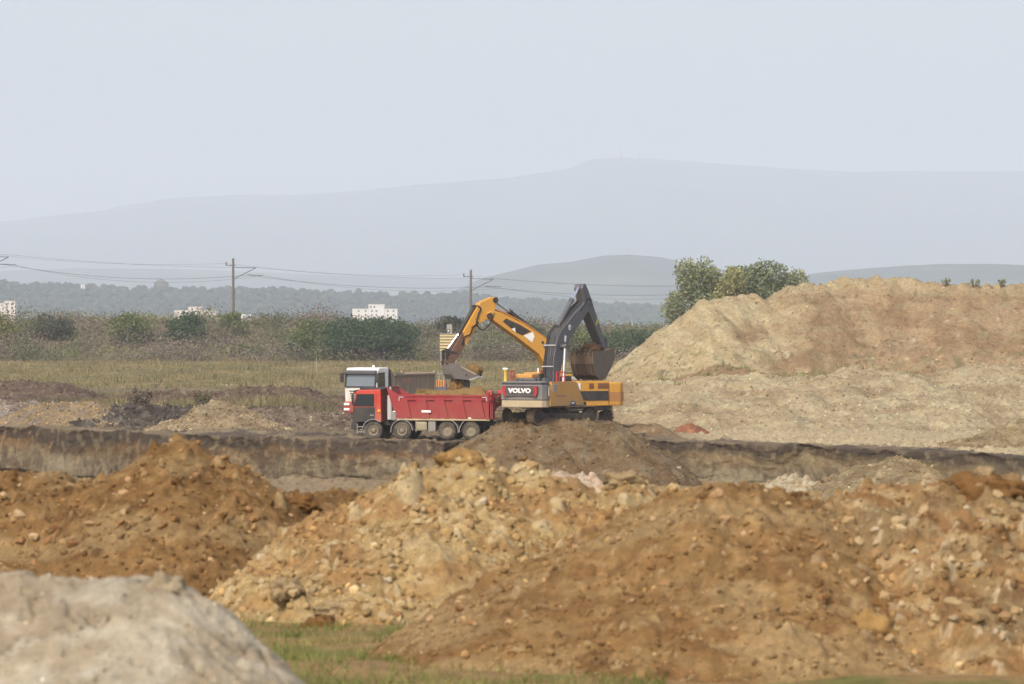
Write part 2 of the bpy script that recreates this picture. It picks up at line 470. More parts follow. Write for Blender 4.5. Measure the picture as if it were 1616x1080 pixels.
def heap(name, label, crest, slope, rnd, res, mat, colf, detail, margin, warp=0.0, wl=1.0, seed=0, cat='mound', base=None, group=None, xlim=None, ylim=None, sink=0.35, gain=0.72, sat=1.0, bench=False, crumb=None, hue=(1, 1, 1)):
    cx0, cx1 = crest[:, 0].min() - margin, crest[:, 0].max() + margin
    cy0, cy1 = crest[:, 1].min() - margin, crest[:, 1].max() + margin * 0.8
    if xlim: cx0, cx1 = max(cx0, xlim[0]), min(cx1, xlim[1])
    if ylim: cy0, cy1 = max(cy0, ylim[0]), min(cy1, ylim[1])
    xs = np.arange(cx0, cx1, res); ys = np.arange(cy0, cy1, res)
    x, y = np.meshgrid(xs, ys)
    z = heap_height(x, y, crest, slope, rnd, warp, wl, seed)
    g = zg(x, y) if base is None else base(x, y)
    keep = z > g - sink
    if bench: keep &= y > edge_y(x) + 0.15
    dz, ids = detail(x, y)
    hgt = z - g
    z = z + dz * smooth(-0.3, 0.25, hgt)
    c = colf(x, y, z, ids)
    lum = c.mean(axis=-1, keepdims=True); c = (lum + (c - lum) * sat) * gain * np.array(hue)
    ox, oy, oz = float(crest[:, 0].mean()), float(crest[:, 1].mean()), float(g[keep].min()) if keep.any() else 0.0
    f = grid_faces(*x.shape)
    kf = keep.ravel()[f].any(axis=1)
    f = f[kf]
    used = np.unique(f); remap = np.zeros(x.size, np.int64); remap[used] = np.arange(len(used))
    v = np.stack([x - ox, y - oy, z - oz], -1).reshape(-1, 3)[used]
    me = mesh_np(name, v, remap[f], np.clip(c.reshape(-1, 3)[used], 0, 1))
    o = link_mesh(name, me, mat, None, (ox, oy, oz))
    tag(o, label, cat, group)
    if crumb: crumbs(o, v, np.clip(c.reshape(-1, 3)[used], 0, 1), seed, *crumb)
    def hz(px_, py_):
        px_ = np.asarray([px_], float); py_ = np.asarray([py_], float)
        zz = heap_height(px_, py_, crest, slope, rnd, warp, wl, seed)
        dd, _ = detail(px_, py_)
        return float((zz + dd)[0])
    return o, hz

def rough_detail(amps, clod_list, seed):
    def f(x, y):
        dz = np.zeros(x.shape); ids = np.zeros(x.shape)
        for wl_, a in amps: dz = dz + a * fbm(x / wl_, y / wl_, seed + int(wl_ * 100), 4)
        for cell, prob, k in clod_list:
            b, i = clods(x, y, cell, prob, seed + int(cell * 1000))
            dz = dz + k * b; ids = np.where(b > cell * 0.05, i, ids)
        return dz, ids
    return f

def soil_cols(c1, c2, c3, pale, wl, seed, pale_p=0.3, dark=None, alt=None):
    def f(x, y, z, ids):
        n = fbm(x / wl, y / wl + z / wl, seed, 4)
        c = mix(c1, c2, smooth(-0.35, 0.35, n))
        c = mix(c, c3, smooth(0.0, 0.5, fbm(x / (wl * 0.45), y / (wl * 0.45) + z * 2 / wl, seed + 3, 3)) * 0.8)
        if alt is not None: c = mix(c, alt, smooth(0.02, 0.42, fbm(x / (wl * 2.2) + 5, y / (wl * 2.2) + z / wl, seed + 6, 4)) * 0.75)
        c = mix(c, pale, (ids > 1 - pale_p) * 0.75)
        if dark is not None: c = mix(c, dark, ((ids > 0.02) & (ids < 0.22)) * 0.6)
        return c
    return f

M_fore = soil_mat('clod_soil', 1.2, 9.0, 55.0, 0.62, 1.32, 0.7, 0.02)
M_clay = soil_mat('pale_clay', 1.6, 10.0, 60.0, 0.74, 1.2, 1.0, 0.02)
M_stock = soil_mat('stock_soil', 0.5, 3.4, 12.0, 0.70, 1.26, 0.9, 0.10)
M_far = soil_mat('spoil_soil', 0.5, 3.2, 13.0, 0.64, 1.34, 1.0, 0.12)

# --- foreground heaps
def near_base(x, y): return np.full(x.shape, NEAR) + 0 * x
fd = lambda s: rough_detail([(1.6, 0.10), (0.45, 0.055), (0.12, 0.016)], [(0.42, 0.16, 0.6), (0.19, 0.35, 0.75), (0.09, 0.5, 0.8)], s)
HA, hzA = heap('soil_mound', 'brown crumbly soil mound with a pointed top, left of the pale yellow stony mound',
    crest_pts([(-330, 760, 48.6), (-180, 742, 48.6), (0, 735, 48.4), (60, 738, 48.3), (110, 758, 48.2), (150, 748, 48.2), (200, 748, 48.1), (245, 733, 48), (285, 703, 48), (332, 724, 48), (400, 756, 48.2), (450, 772, 48.4), (520, 779, 48.6), (580, 779, 48.8), (640, 776, 49.0), (700, 790, 50)], 0.12),
    0.66, 0.12, 0.021, M_fore,
    soil_cols(S(158, 122, 76), S(142, 108, 66), S(172, 138, 92), S(196, 166, 120), 0.7, 101, 0.2, S(108, 78, 48), S(178, 150, 106)), fd(11), 3.0, 0.10, 0.8, 1, base=near_base, ylim=(44.5, 50.3), gain=0.48, sat=0.97, hue=(1.04, 1.02, 0.97), crumb=(4200, 0.010, 0.055))
HB, hzB = heap('stony_mound', 'pale yellow stony mound of loose clods in the middle of the front row',
    crest_pts([(540, 806, 46.6), (600, 784, 46.4), (640, 766, 46.3), (690, 742, 46.2), (735, 722, 46.2), (790, 742, 46.2), (850, 744, 46.2), (880, 760, 46.3), (960, 766, 46.3), (1000, 757, 46.3), (1060, 780, 46.4), (1160, 775, 46.7), (1260, 785, 46.7), (1330, 800, 46.7)], 0.12),
    0.56, 0.15, 0.021, M_fore,
    soil_cols(S(186, 160, 112), S(174, 144, 96), S(192, 170, 128), S(202, 184, 144), 0.6, 111, 0.22, S(144, 112, 70), S(166, 128, 82)),
    rough_detail([(1.6, 0.12), (0.45, 0.075), (0.12, 0.02)], [(0.5, 0.22, 0.65), (0.22, 0.5, 0.8), (0.10, 0.6, 0.85)], 12), 3.2, 0.14, 0.7, 2, base=near_base, gain=0.60, sat=0.97, hue=(1.04, 1.02, 0.97), crumb=(5200, 0.012, 0.07))
HC, hzC = heap('soil_mound', 'reddish brown cone of fine soil between the two stony mounds of the front row',
    crest_pts([(1030, 806, 40.2), (1080, 780, 40.0), (1130, 772, 39.9), (1190, 775, 39.9), (1250, 790, 40.0), (1310, 812, 40.2)], 0.1),
    0.57, 0.3, 0.021, M_fore,
    soil_cols(S(160, 126, 80), S(148, 112, 70), S(172, 140, 94), S(196, 168, 126), 0.7, 121, 0.2, S(116, 86, 54), S(178, 150, 106)),
    rough_detail([(1.6, 0.09), (0.45, 0.05), (0.12, 0.014)], [(0.4, 0.14, 0.55), (0.17, 0.3, 0.7), (0.08, 0.5, 0.8)], 13), 4.6, 0.08, 0.7, 3, base=near_base, gain=0.52, sat=0.97, hue=(1.04, 1.02, 0.97), crumb=(4600, 0.008, 0.045))
HD, hzD = heap('stony_mound', 'tan stony mound with a big brown clod on top, right end of front row',
    crest_pts([(1230, 800, 40.5), (1290, 788, 40.4), (1340, 782, 40.3), (1400, 776, 40.2), (1480, 778, 40), (1520, 762, 40), (1560, 756, 40), (1610, 768, 40), (1680, 760, 40), (1800, 780, 40), (1950, 790, 40)], 0.12),
    0.58, 0.2, 0.021, M_fore,
    soil_cols(S(172, 140, 94), S(156, 120, 78), S(188, 164, 122), S(206, 186, 150), 0.6, 131, 0.28, S(124, 92, 60), S(150, 128, 92)),
    rough_detail([(1.6, 0.12), (0.45, 0.07), (0.12, 0.018)], [(0.46, 0.22, 0.65), (0.2, 0.5, 0.8), (0.09, 0.6, 0.85)], 14), 4.2, 0.12, 0.7, 4, base=near_base, gain=0.57, sat=0.97, hue=(1.04, 1.02, 0.97), crumb=(5000, 0.010, 0.06))

def clay_detail(x, y):
    n = fbm(x / 0.7, y / 0.7, 140, 5)
    crack = np.clip(0.05 - np.abs(fbm(x / 0.75, y / 0.75, 150, 4)), 0, 0.1) * 2.6 * smooth(0.0, 0.3, gn(x / 0.7, y / 0.7, 153))
    pit = np.clip(fbm(x / 0.13, y / 0.13, 154, 3) - 0.42, 0, 1) * 0.14
    b, i = clods(x, y, 0.22, 0.3, 151)
    return 0.055 * n - crack - pit + 0.12 * b + 0.012 * fbm(x / 0.06, y / 0.06, 152, 4), i
HE, hzE = heap('clay_mound', 'blurred pale grey clay mound with cracks in the bottom left corner, closest to the viewer',
    crest_pts([(-700, 900, 26.6), (-300, 902, 26.4), (0, 906, 26.2), (90, 912, 26.1), (190, 908, 26), (235, 914, 25.9)], 0.06),
    0.86, 0.25, 0.015, M_clay,
    soil_cols(S(188, 174, 146), S(174, 158, 128), S(194, 182, 156), S(194, 184, 162), 0.4, 141, 0.1, None, S(166, 146, 114)), clay_detail, 2.8, 0.05, 0.5, 5, base=near_base, xlim=(-5.4, 3), gain=0.72, sat=0.85, crumb=(2500, 0.004, 0.018))

# --- mound under the black and yellow excavator
vz = 1.15
def mound_base(x, y): return zg(x, y)
spoil_d = lambda s, k=1.0: rough_detail([(3.5, 0.22 * k), (1.1, 0.10 * k)], [(0.9, 0.22, 0.6 * k), (0.45, 0.45, 0.7 * k), (0.26, 0.6, 0.75 * k)], s)
ctop = np.array([(x_, y_, vz) for x_ in np.linspace(-0.1, 5.5, 10) for y_ in np.linspace(239.2, 243.5, 5)])
ctop[:, 2] += 0.16
ctop[:, 2] -= 0.10 * smooth(4.0, 5.6, ctop[:, 0])
HM, hzM = heap('loading_mound', 'grey brown earth platform heaped up under the black and yellow excavator', ctop, 0.70, 0.4, 0.10, M_far,
    soil_cols(S(138, 116, 84), S(124, 100, 70), S(140, 124, 96), S(156, 140, 112), 2.5, 161, 0.15, S(92, 76, 58)), rough_detail([(3.5, 0.16), (1.1, 0.10)], [(0.8, 0.2, 0.55), (0.4, 0.5, 0.65), (0.22, 0.6, 0.7)], 16), 7.5, 0.35, 2.0, 6,
    base=lambda x, y: np.where(y < edge_y(x), FLOOR, 0.0) - 0.2, gain=0.64, crumb=(1400, 0.03, 0.14, 1.5))
cpad = np.array([(x_, y_, 0.62) for x_ in np.linspace(0.5, 8.5, 9) for y_ in np.linspace(254.5, 260, 5)])
HP, hzP = heap('loading_mound', 'low earth pad carrying the yellow excavator behind the black one', cpad, 0.6, 0.5, 0.16, M_far,
    soil_cols(S(150, 124, 92), S(130, 104, 76), S(170, 150, 112), S(176, 156, 122), 2.5, 171, 0.15), spoil_d(17, 0.35), 3.0, 0.3, 2.0, 7)

# --- the big stockpile on the right and the heaps in front of it
def stock_cols(x, y, z, ids):
    n = fbm(x / 4.0, y / 4.0 + z / 3.0, 181, 4)
    st = fbm((x * 0.8 + z * 0.9) / 0.9, (y + z) / 9.0, 182, 3)
    pale = mix(S(206, 188, 144), S(194, 172, 128), smooth(-0.3, 0.3, st))
    brown = mix(S(180, 150, 112), S(160, 128, 92), smooth(-0.3, 0.3, n))
    b = 0.85 * smooth(-0.2, 0.2, (x - 17.5) / 14.0 + 0.30 * n - np.abs(z - 5.6) * 0.07 + 0.04)
    top = smooth(8.3, 9.3, z + 0.5 * n)
    c = mix(pale, brown, b * (1 - 0.75 * top))
    c = mix(c, S(182, 164, 122), smooth(0.15, 0.5, fbm(x / 1.6, y / 1.6 + z / 1.3, 183, 3)) * 0.6)
    c = mix(c, S(134, 128, 84), smooth(0.25, 0.55, fbm(x / 1.2, y / 1.2 + z, 184, 3)) * smooth(6.5, 4.0, z) * 0.55)
    c = mix(c, S(214, 202, 172), (ids > 0.955) * 0.6)
    c = mix(c, S(120, 94, 70), ((ids > 0.02) & (ids < 0.12)) * 0.5)
    return c
def stock_detail(x, y):
    dz, ids = rough_detail([(5.0, 0.30), (1.6, 0.13), (0.5, 0.08)], [(1.1, 0.10, 0.5), (0.5, 0.3, 0.6), (0.3, 0.5, 0.7)], 18)(x, y)
    k = 0.30 + 0.70 * smooth(14, 19, x)
    st = 0.10 * gn((x * 0.8 + (y - 290) * 0.35) / 0.55, (y + x * 0.4) / 6.0, 186)
    return dz * k + st * (1 - smooth(15, 20, x)), ids
HS, hzS = heap('spoil_stockpile', 'huge pale tan and brown earth stockpile rising on the right behind the pit edge',
    crest_pts([(1118, 472, 297), (1150, 466, 298), (1190, 463, 299), (1215, 468, 299), (1243, 450, 300), (1270, 447, 300), (1297, 452, 300), (1330, 441, 301), (1380, 439, 301), (1430, 441, 301), (1470, 446, 300), (1540, 449, 300), (1616, 449, 300), (1800, 452, 300), (2000, 480, 300)], 0.8),
    0.76, 0.5, 0.145, M_stock, stock_cols, stock_detail, 15.0, 0.35, 3.0, 8, xlim=(4, 52), ylim=(284, 309), sink=0.2, crumb=(9000, 0.025, 0.10, 0.5), sat=0.92, gain=0.60)
lowc = S(206, 190, 148)
HL, hzL = heap('clay_terrace', 'lower pale clumpy clay bank along the foot of the big stockpile',
    crest_pts([(985, 612, 282), (1020, 604, 282), (1080, 606, 281), (1150, 596, 280), (1220, 592, 280), (1300, 594, 280), (1390, 586, 281), (1480, 588, 282), (1616, 582, 283), (1800, 584, 283)], 0.8),
    0.25, 1.6, 0.13, M_stock,
    soil_cols(S(202, 186, 144), S(190, 170, 130), S(192, 170, 134), S(208, 194, 158), 2.2, 191, 0.12, S(160, 136, 100), S(172, 148, 112)),
    rough_detail([(5.0, 0.42), (1.5, 0.22), (0.45, 0.08)], [(1.0, 0.14, 0.5), (0.45, 0.35, 0.6), (0.28, 0.5, 0.6)], 19), 15.0, 0.5, 3.0, 9, xlim=(6.5, 46), ylim=(258, 292), sink=0.2, crumb=(8000, 0.025, 0.11, 2.5), sat=0.92, gain=0.60)
HT, hzT = heap('brown_ledge', 'brown weedy ledge of soil between the stockpile slope and the lower clay bank',
    crest_pts([(1075, 598, 287), (1110, 588, 288), (1145, 574, 289), (1180, 588, 288), (1240, 592, 288), (1300, 588, 289), (1380, 590, 289)], 0.6),
    0.45, 1.0, 0.16, M_far,
    soil_cols(S(162, 130, 98), S(150, 128, 90), S(140, 132, 90), S(190, 170, 134), 1.6, 201, 0.2, S(112, 92, 68)), spoil_d(20, 0.8), 6.0, 0.4, 2.0, 10, xlim=(8, 30), ylim=(280, 293), sink=0.1, base=lambda x, y: np.full(x.shape, 1.5))
HR, hzR = heap('red_heap', 'small red brown soil heap at the foot of the pale clay bank',
    crest_pts([(1070, 678, 262), (1088, 668, 262), (1098, 672, 262)], 0.2), 0.62, 0.25, 0.10, M_far,
    soil_cols(S(158, 108, 78), S(148, 98, 72), S(166, 118, 88), S(172, 130, 100), 1.2, 211, 0.1), spoil_d(21, 0.25), 2.5, 0.15, 1.0, 11)
HQ, hzQ = heap('soil_slope', 'dull olive brown soil slope closing the pit at the right edge',
    crest_pts([(1400, 730, 229), (1440, 718, 230), (1490, 708, 231), (1560, 690, 232), (1616, 668, 234), (1700, 645, 238), (1850, 632, 242)], 0.6), 0.36, 0.8, 0.14, M_far,
    soil_cols(S(156, 138, 102), S(138, 118, 86), S(168, 150, 114), S(184, 168, 132), 2.4, 221, 0.18, S(110, 92, 70)), spoil_d(22, 0.9), 13.0, 0.5, 2.5, 12, xlim=(16, 46), ylim=(216, 252), base=lambda x, y: np.where(y < edge_y(x), FLOOR, 0.0) - 0.1, crumb=(2500, 0.03, 0.13, 1.0))
HB2, hz_ = heap('rubble_heap', 'low heap of pale rubble on the pit floor below the right cut face',
    crest_pts([(1215, 764, 229), (1240, 752, 229), (1285, 760, 229), (1360, 768, 228)], 0.3), 0.5, 0.3, 0.09, M_far,
    soil_cols(S(196, 180, 148), S(176, 156, 118), S(206, 194, 168), S(196, 182, 152), 1.0, 231, 0.4, S(140, 116, 84)),
    rough_detail([(1.2, 0.12)], [(0.8, 0.5, 0.9), (0.4, 0.7, 0.9)], 23), 3.0, 0.2, 1.0, 13, base=lambda x, y: np.full(x.shape, FLOOR))
HB3, hz_ = heap('rubble_heap', 'low heap of pale rubble on the pit floor in front of the excavator platform',
    crest_pts([(860, 752, 230), (885, 746, 230), (930, 754, 230)], 0.3), 0.5, 0.3, 0.09, M_far,
    soil_cols(S(204, 178, 150), S(176, 150, 118), S(206, 190, 164), S(196, 178, 152), 1.0, 241, 0.4, S(140, 116, 84)),
    rough_detail([(1.2, 0.12)], [(0.8, 0.5, 0.9), (0.4, 0.7, 0.9)], 24), 3.0, 0.2, 1.0, 14, base=lambda x, y: np.full(x.shape, FLOOR))

# --- spoil heaps on the bench behind the left cut face
def bench_heap(name, label, pts, slope, c1, c2, c3, pale, seed, k=0.6, rnd=0.8, dark=None, margin=7.0, sink=0.2):
    return heap(name, label, crest_pts(pts, 0.5), slope, rnd, 0.12, M_far, soil_cols(c1, c2, c3, pale, 2.0, 300 + seed * 7, 0.2, dark), spoil_d(30 + seed, k * 1.5), margin, 0.4, 2.0, 20 + seed, sink=sink, gain=0.82, bench=True, crumb=(2600, 0.03, 0.13, 0.8))
bench_heap('spoil_heap', 'dark brown soil bank at the left edge, behind the tan heap', [(-160, 606, 318), (0, 602, 316), (45, 602, 316), (90, 606, 316), (120, 614, 317)], 0.4, S(104, 86, 74), S(92, 76, 66), S(118, 102, 84), S(134, 118, 98), 1)
bench_heap('spoil_heap', 'grey slab of dried mud at the left edge above the pit face', [(-120, 636, 292), (0, 634, 291), (40, 634, 291)], 0.35, S(150, 138, 124), S(130, 114, 98), S(112, 96, 84), S(170, 160, 146), 2, 0.5)
bench_heap('spoil_heap', 'tan soil heap with a grey patch, left of the dark peat', [(40, 650, 282), (70, 640, 281), (100, 634, 281), (140, 634, 281), (165, 650, 281)], 0.42, S(142, 122, 92), S(150, 130, 96), S(134, 122, 110), S(170, 156, 130), 3, 0.5)
bench_heap('peat_heap', 'dark charcoal brown heap of wet peat clods in the middle of the left bench', [(175, 652, 279), (200, 644, 281), (240, 642, 281), (290, 640, 281), (330, 644, 280)], 0.34, S(86, 78, 70), S(74, 66, 58), S(106, 98, 88), S(128, 120, 110), 4, 1.2, dark=S(58, 52, 46))
bench_heap('spoil_heap', 'light tan rounded soil heap just above the left pit face', [(300, 668, 266), (325, 645, 267), (350, 634, 268), (375, 640, 268), (400, 662, 268)], 0.5, S(150, 132, 102), S(136, 118, 90), S(158, 142, 114), S(170, 156, 130), 5, 0.7)
bench_heap('spoil_heap', 'long grey brown clumpy soil bank beside the red truck cab', [(400, 650, 272), (440, 646, 271), (490, 648, 270), (530, 654, 269), (548, 664, 268)], 0.42, S(122, 108, 90), S(106, 92, 78), S(136, 122, 102), S(156, 144, 124), 6, 0.9, dark=S(78, 66, 56))
bench_heap('spoil_heap', 'dark brown far soil ridge in front of the dry field, left of the white truck', [(210, 622, 322), (250, 616, 322), (300, 618, 322), (360, 616, 322), (400, 612, 322), (450, 611, 322), (475, 614, 322), (490, 622, 322), (545, 626, 322), (600, 634, 322)], 0.45, S(106, 90, 74), S(94, 78, 66), S(116, 104, 82), S(140, 126, 104), 7, 0.7)
bench_heap('spoil_heap', 'brown weedy soil bank behind the red tipper bed', [(620, 632, 310), (680, 634, 310), (740, 632, 310), (800, 634, 310)], 0.45, S(132, 118, 88), S(118, 100, 76), S(140, 126, 92), S(160, 146, 116), 8, 0.7)

# --- loose stones lying in the foreground heaps
rs = random.Random(5)
def stone_mesh(seed):
    bm = bmesh.new(); bmesh.ops.create_icosphere(bm, subdivisions=1, radius=1.0)
    r = random.Random(seed)
    ax = [r.uniform(0.7, 1.2), r.uniform(0.6, 1.0), r.uniform(0.45, 0.8)]
    cuts = [(Vector((r.gauss(0, 1), r.gauss(0, 1), r.gauss(0, 1))).normalized(), r.uniform(0.55, 0.85)) for _ in range(5)]
    for v in bm.verts:
        for n, d in cuts:
            e = v.co.dot(n) - d
            if e > 0: v.co -= n * e
        v.co *= r.uniform(0.92, 1.08)
        v.co = Vector((v.co.x * ax[0], v.co.y * ax[1], v.co.z * ax[2]))
    me = bpy.data.meshes.new('stone'); bm.to_mesh(me); bm.free()
    return me
M_stone = rand_mat('loose_stone', [(164, 144, 110), (150, 124, 86), (134, 104, 68), (174, 158, 130), (154, 128, 90), (122, 92, 58), (158, 136, 100), (142, 114, 78)])
M_stone_b = rand_mat('brown_stone', [(140, 106, 70), (126, 94, 58), (160, 130, 94), (118, 84, 52), (132, 98, 62), (168, 142, 106)])
stone_a = [stone_mesh(i) for i in range(6)]; stone_b = [stone_mesh(20 + i) for i in range(6)]
for m_ in stone_a: m_.materials.append(M_stone)
for m_ in stone_b: m_.materials.append(M_stone_b)
def scatter_stones(hp, hz, n, xr, yr, smin, smax, meshes, zmin=NEAR + 0.03):
    k = 0; tries = 0
    while k < n and tries < n * 8:
        tries += 1
        x, y = rs.uniform(*xr), rs.uniform(*yr)
        z = hz(x, y)
        if z < zmin: continue
        s = smin + (smax - smin) * rs.random() ** 3.2
        o = bpy.data.objects.new('stone', rs.choice(meshes)); COL.objects.link(o); o.parent = hp
        o.location = (x - hp.location.x, y - hp.location.y, z + s * 0.1 - hp.location.z)
        o.rotation_euler = (rs.uniform(-0.7, 0.7), rs.uniform(-0.7, 0.7), rs.uniform(0, 6.28)); o.scale = (s, s, s)
        k += 1
scatter_stones(HA, hzA, 150, (-6.0, -2.0), (45.2, 48.2), 0.022, 0.10, stone_b)
scatter_stones(HB, hzB, 240, (-2.9, 2.6), (42.9, 46.3), 0.02, 0.10, stone_a)
scatter_stones(HC, hzC, 190, (-0.8, 4.0), (36.4, 40.0), 0.016, 0.075, stone_b)
scatter_stones(HD, hzD, 280, (2.6, 5.6), (37.0, 40.2), 0.018, 0.11, stone_a)
def clod(hp, hz, px, py, Y, s, seed, mat, sc=(1, 1, 0.8)):
    bm = bmesh.new(); bmesh.ops.create_icosphere(bm, subdivisions=4, radius=1.0)
    co = np.array([v.co[:] for v in bm.verts])
    d = 1 + 0.42 * fbm(co[:, 0] * 1.5 + seed, co[:, 1] * 1.5 + co[:, 2] * 1.3, seed, 4) + 0.16 * fbm(co[:, 0] * 5 + co[:, 2] * 3, co[:, 1] * 5, seed + 3, 3)
    for v, k in zip(bm.verts, d): v.co = Vector((v.co.x * sc[0], v.co.y * sc[1], v.co.z * sc[2])) * float(k) * s
    me = bpy.data.meshes.new('clod'); bm.to_mesh(me); bm.free()
    for p in me.polygons: p.use_smooth = True
    p_ = at(px, py, Y); p_.z -= 0.45 * s * sc[2]
    return link_mesh('clod', me, mat, hp, (p_.x - hp.location.x, p_.y - hp.location.y, p_.z - hp.location.z))
def clod_mat(name, rgb):
    m, nt, b = _nodes(name); tc = nt.nodes.new('ShaderNodeTexCoord')
    n1 = _noise(nt, tc.outputs['Object'], 6.0, 6, 0.7); n2 = _noise(nt, tc.outputs['Object'], 40.0, 4, 0.7)
    c = _mixc(nt, _range(nt, n1, 0.3, 0.7, 0, 1), S(*rgb) * 0.72, S(*rgb) * 1.2); nt.links.new(c, b.inputs['Base Color'])
    bp = nt.nodes.new('ShaderNodeBump'); bp.inputs['Strength'].default_value = 0.7; bp.inputs['Distance'].default_value = 0.02
    nt.links.new(n2, bp.inputs['Height']); nt.links.new(bp.outputs[0], b.inputs['Normal'])
    b.inputs['Roughness'].default_value = 0.95; b.inputs['Specular IOR Level'].default_value = 0.1
    return m
MCb = clod_mat('clod_brown', (112, 82, 48)); MCy = clod_mat('clod_yellow', (144, 114, 70)); MCp = clod_mat('clod_pale', (144, 124, 92)); MCg = clod_mat('clod_grey', (150, 136, 110))
clod(HA, hzA, 278, 738, 47.75, 0.20, 3, MCb, (1.1, 0.9, 0.85)); clod(HA, hzA, 285, 706, 47.95, 0.13, 31, MCy)
clod(HD, hzD, 1552, 768, 39.8, 0.26, 5, MCb, (1.3, 0.9, 0.75)); clod(HD, hzD, 1556, 744, 39.8, 0.09, 37, MCp)
clod(HA, hzA, 475, 790, 47.9, 0.17, 8, MCb, (1.2, 1, 0.7)); clod(HB, hzB, 452, 925, 44.0, 0.17, 9, MCp, (1, 1, 0.75))
clod(HB, hzB, 725, 722, 46.1, 0.2, 10, MCy, (1.2, 1, 0.7)); clod(HB, hzB, 985, 755, 46.2, 0.16, 13, MCp, (1.4, 1, 0.7))
clod(HB, hzB, 505, 985, 43.4, 0.16, 14, MCb); clod(HB, hzB, 540, 955, 43.8, 0.2, 15, MCp, (1.3, 1, 0.55)); clod(HB, hzB, 690, 885, 44.6, 0.13, 16, MCp, (0.9, 0.7, 1.0))
clod(HD, hzD, 1390, 955, 38.4, 0.2, 17, MCb, (0.9, 1, 0.9)); clod(HD, hzD, 1375, 990, 38.0, 0.26, 18, MCy, (0.9, 1, 0.9)); clod(HD, hzD, 1290, 828, 40.0, 0.1, 19, MCp)
clod(HE, hzE, 262, 922, 25.9, 0.115, 20, MCg, (1.0, 1, 0.9))

# ------------------------------------------------------------------ far hills, mountain, woods
rng = np.random.default_rng(7)
def hill(name, prof, Y, depth, mat_cols, seed, xs=(-1, 1), rough=0.03, nx=260, ny=40, base=-20.0):
    """a ridge whose skyline follows prof (px, py) at distance Y"""
    px = np.array([p[0] for p in prof], float); py = np.array([p[1] for p in prof], float)
    X = np.linspace(at(px[0], 0, Y).x, at(px[-1], 0, Y).x, nx)
    ppx = X / Y * F + 808
    top = CAMZ - (np.interp(ppx, px, py) - YH) / F * Y
    t = np.linspace(0, 1, ny)
    yy = Y - depth + depth * 1.5 * t
    prof_t = np.where(t < 2 / 3, smooth(0, 2 / 3, t) ** 1.1, 1 - 0.6 * smooth(2 / 3, 1, t))
    xg = np.broadcast_to(X, (ny, nx)); yg = np.broadcast_to(yy[:, None], (ny, nx))
    H = (top - base)
    z = base + H[None, :] * prof_t[:, None]
    z = z + rough * H.mean() * fbm(xg / (depth * 0.25), yg / (depth * 0.25), seed, 5) * (prof_t[:, None] ** 0.6) * (1 - 0.85 * np.exp(-((t - 2 / 3) / 0.1) ** 2))[:, None]
    n = fbm(xg / (depth * 0.12), yg / (depth * 0.12), seed + 9, 4)
    c = mix(mat_cols[0], mat_cols[1], smooth(-0.3, 0.3, n))
    if len(mat_cols) > 2: c = mix(c, mat_cols[2], 0.35 * smooth(0.25, 0.4, fbm(xg / (depth * 0.2), yg / (depth * 0.1), seed + 15, 2)))
    v = np.stack([xg, yg, z], -1).reshape(-1, 3)
    o = link_mesh(name, mesh_np(name, v, grid_faces(ny, nx), c.reshape(-1, 3)), attr_mat(name + '_cover', 0.95, 0, 0.05))
    tag(o, kind='structure')
    return o
WOODS = (S(56, 68, 56), S(70, 80, 64))
hill('mountain', [(-2600, 420), (-1500, 400), (-700, 372), (-300, 362), (0, 353), (180, 338), (300, 313), (370, 308), (470, 308), (600, 301), (700, 291), (800, 283), (900, 267), (930, 252), (980, 249), (1040, 251), (1130, 259), (1240, 268), (1340, 273), (1420, 269), (1616, 271), (2000, 280), (2700, 330), (3800, 400)],
     20000.0, 5200.0, WOODS, 500, rough=0.10, nx=700, ny=90)
hill('hill', [(640, 500), (700, 468), (760, 440), (800, 430), (850, 418), (900, 414), (950, 404), (990, 402), (1040, 406), (1075, 414), (1130, 424), (1200, 440), (1270, 470), (1330, 500)], 8800.0, 1800.0, (S(66, 76, 64), S(58, 68, 54), S(120, 118, 92)), 510)
hill('hill', [(1150, 500), (1210, 455), (1280, 432), (1340, 426), (1420, 420), (1480, 417), (1560, 417), (1616, 419), (1760, 430), (2100, 500)], 7800.0, 1700.0, (S(66, 76, 64), S(58, 68, 54), S(120, 118, 92)), 520)
hill('hill', [(-600, 500), (-200, 440), (0, 428), (120, 424), (260, 425), (420, 430), (560, 436), (700, 440), (830, 446), (960, 470), (1100, 500)], 12500.0, 2200.0, (S(66, 76, 64), S(58, 68, 54), S(120, 118, 92)), 530, rough=0.05)
woodhill = hill('hill', [(-900, 470), (-300, 450), (0, 452), (150, 458), (300, 462), (450, 462), (550, 468), (640, 470), (740, 470), (800, 478), (900, 482), (1060, 490), (1300, 498), (1700, 500), (2300, 500)], 5200.0, 1100.0, WOODS, 540, rough=0.02)

def blob_mass(name, pos, rad, cols, parent=None, kind='stuff', seed=0, label=None, cat=None):
    bm = bmesh.new(); bmesh.ops.create_icosphere(bm, subdivisions=2, radius=1.0)
    bv = np.array([v.co[:] for v in bm.verts]); bf = np.array([[v.index for v in f.verts] for f in bm.faces]); bm.free()
    n = len(pos); nv = len(bv)
    r = np.random.default_rng(seed)
    d = 1 + 0.36 * (r.random((n, nv, 1)) - 0.5)
    V = pos[:, None, :] + bv[None] * d * rad[:, None, :]
    Fc = (bf[None] + (np.arange(n) * nv)[:, None, None]).reshape(-1, 3)
    shade = (0.85 + 0.3 * r.random((n, nv, 1)))
    Cc = (cols[:, None, :] * shade).reshape(-1, 3)
    o = link_mesh(name, mesh_np(name, V.reshape(-1, 3), Fc, np.clip(Cc, 0, 1), False), attr_mat(name + '_leaf', 0.9, 0, 0.05), parent)
    tag(o, label, cat, None, kind)
    return o
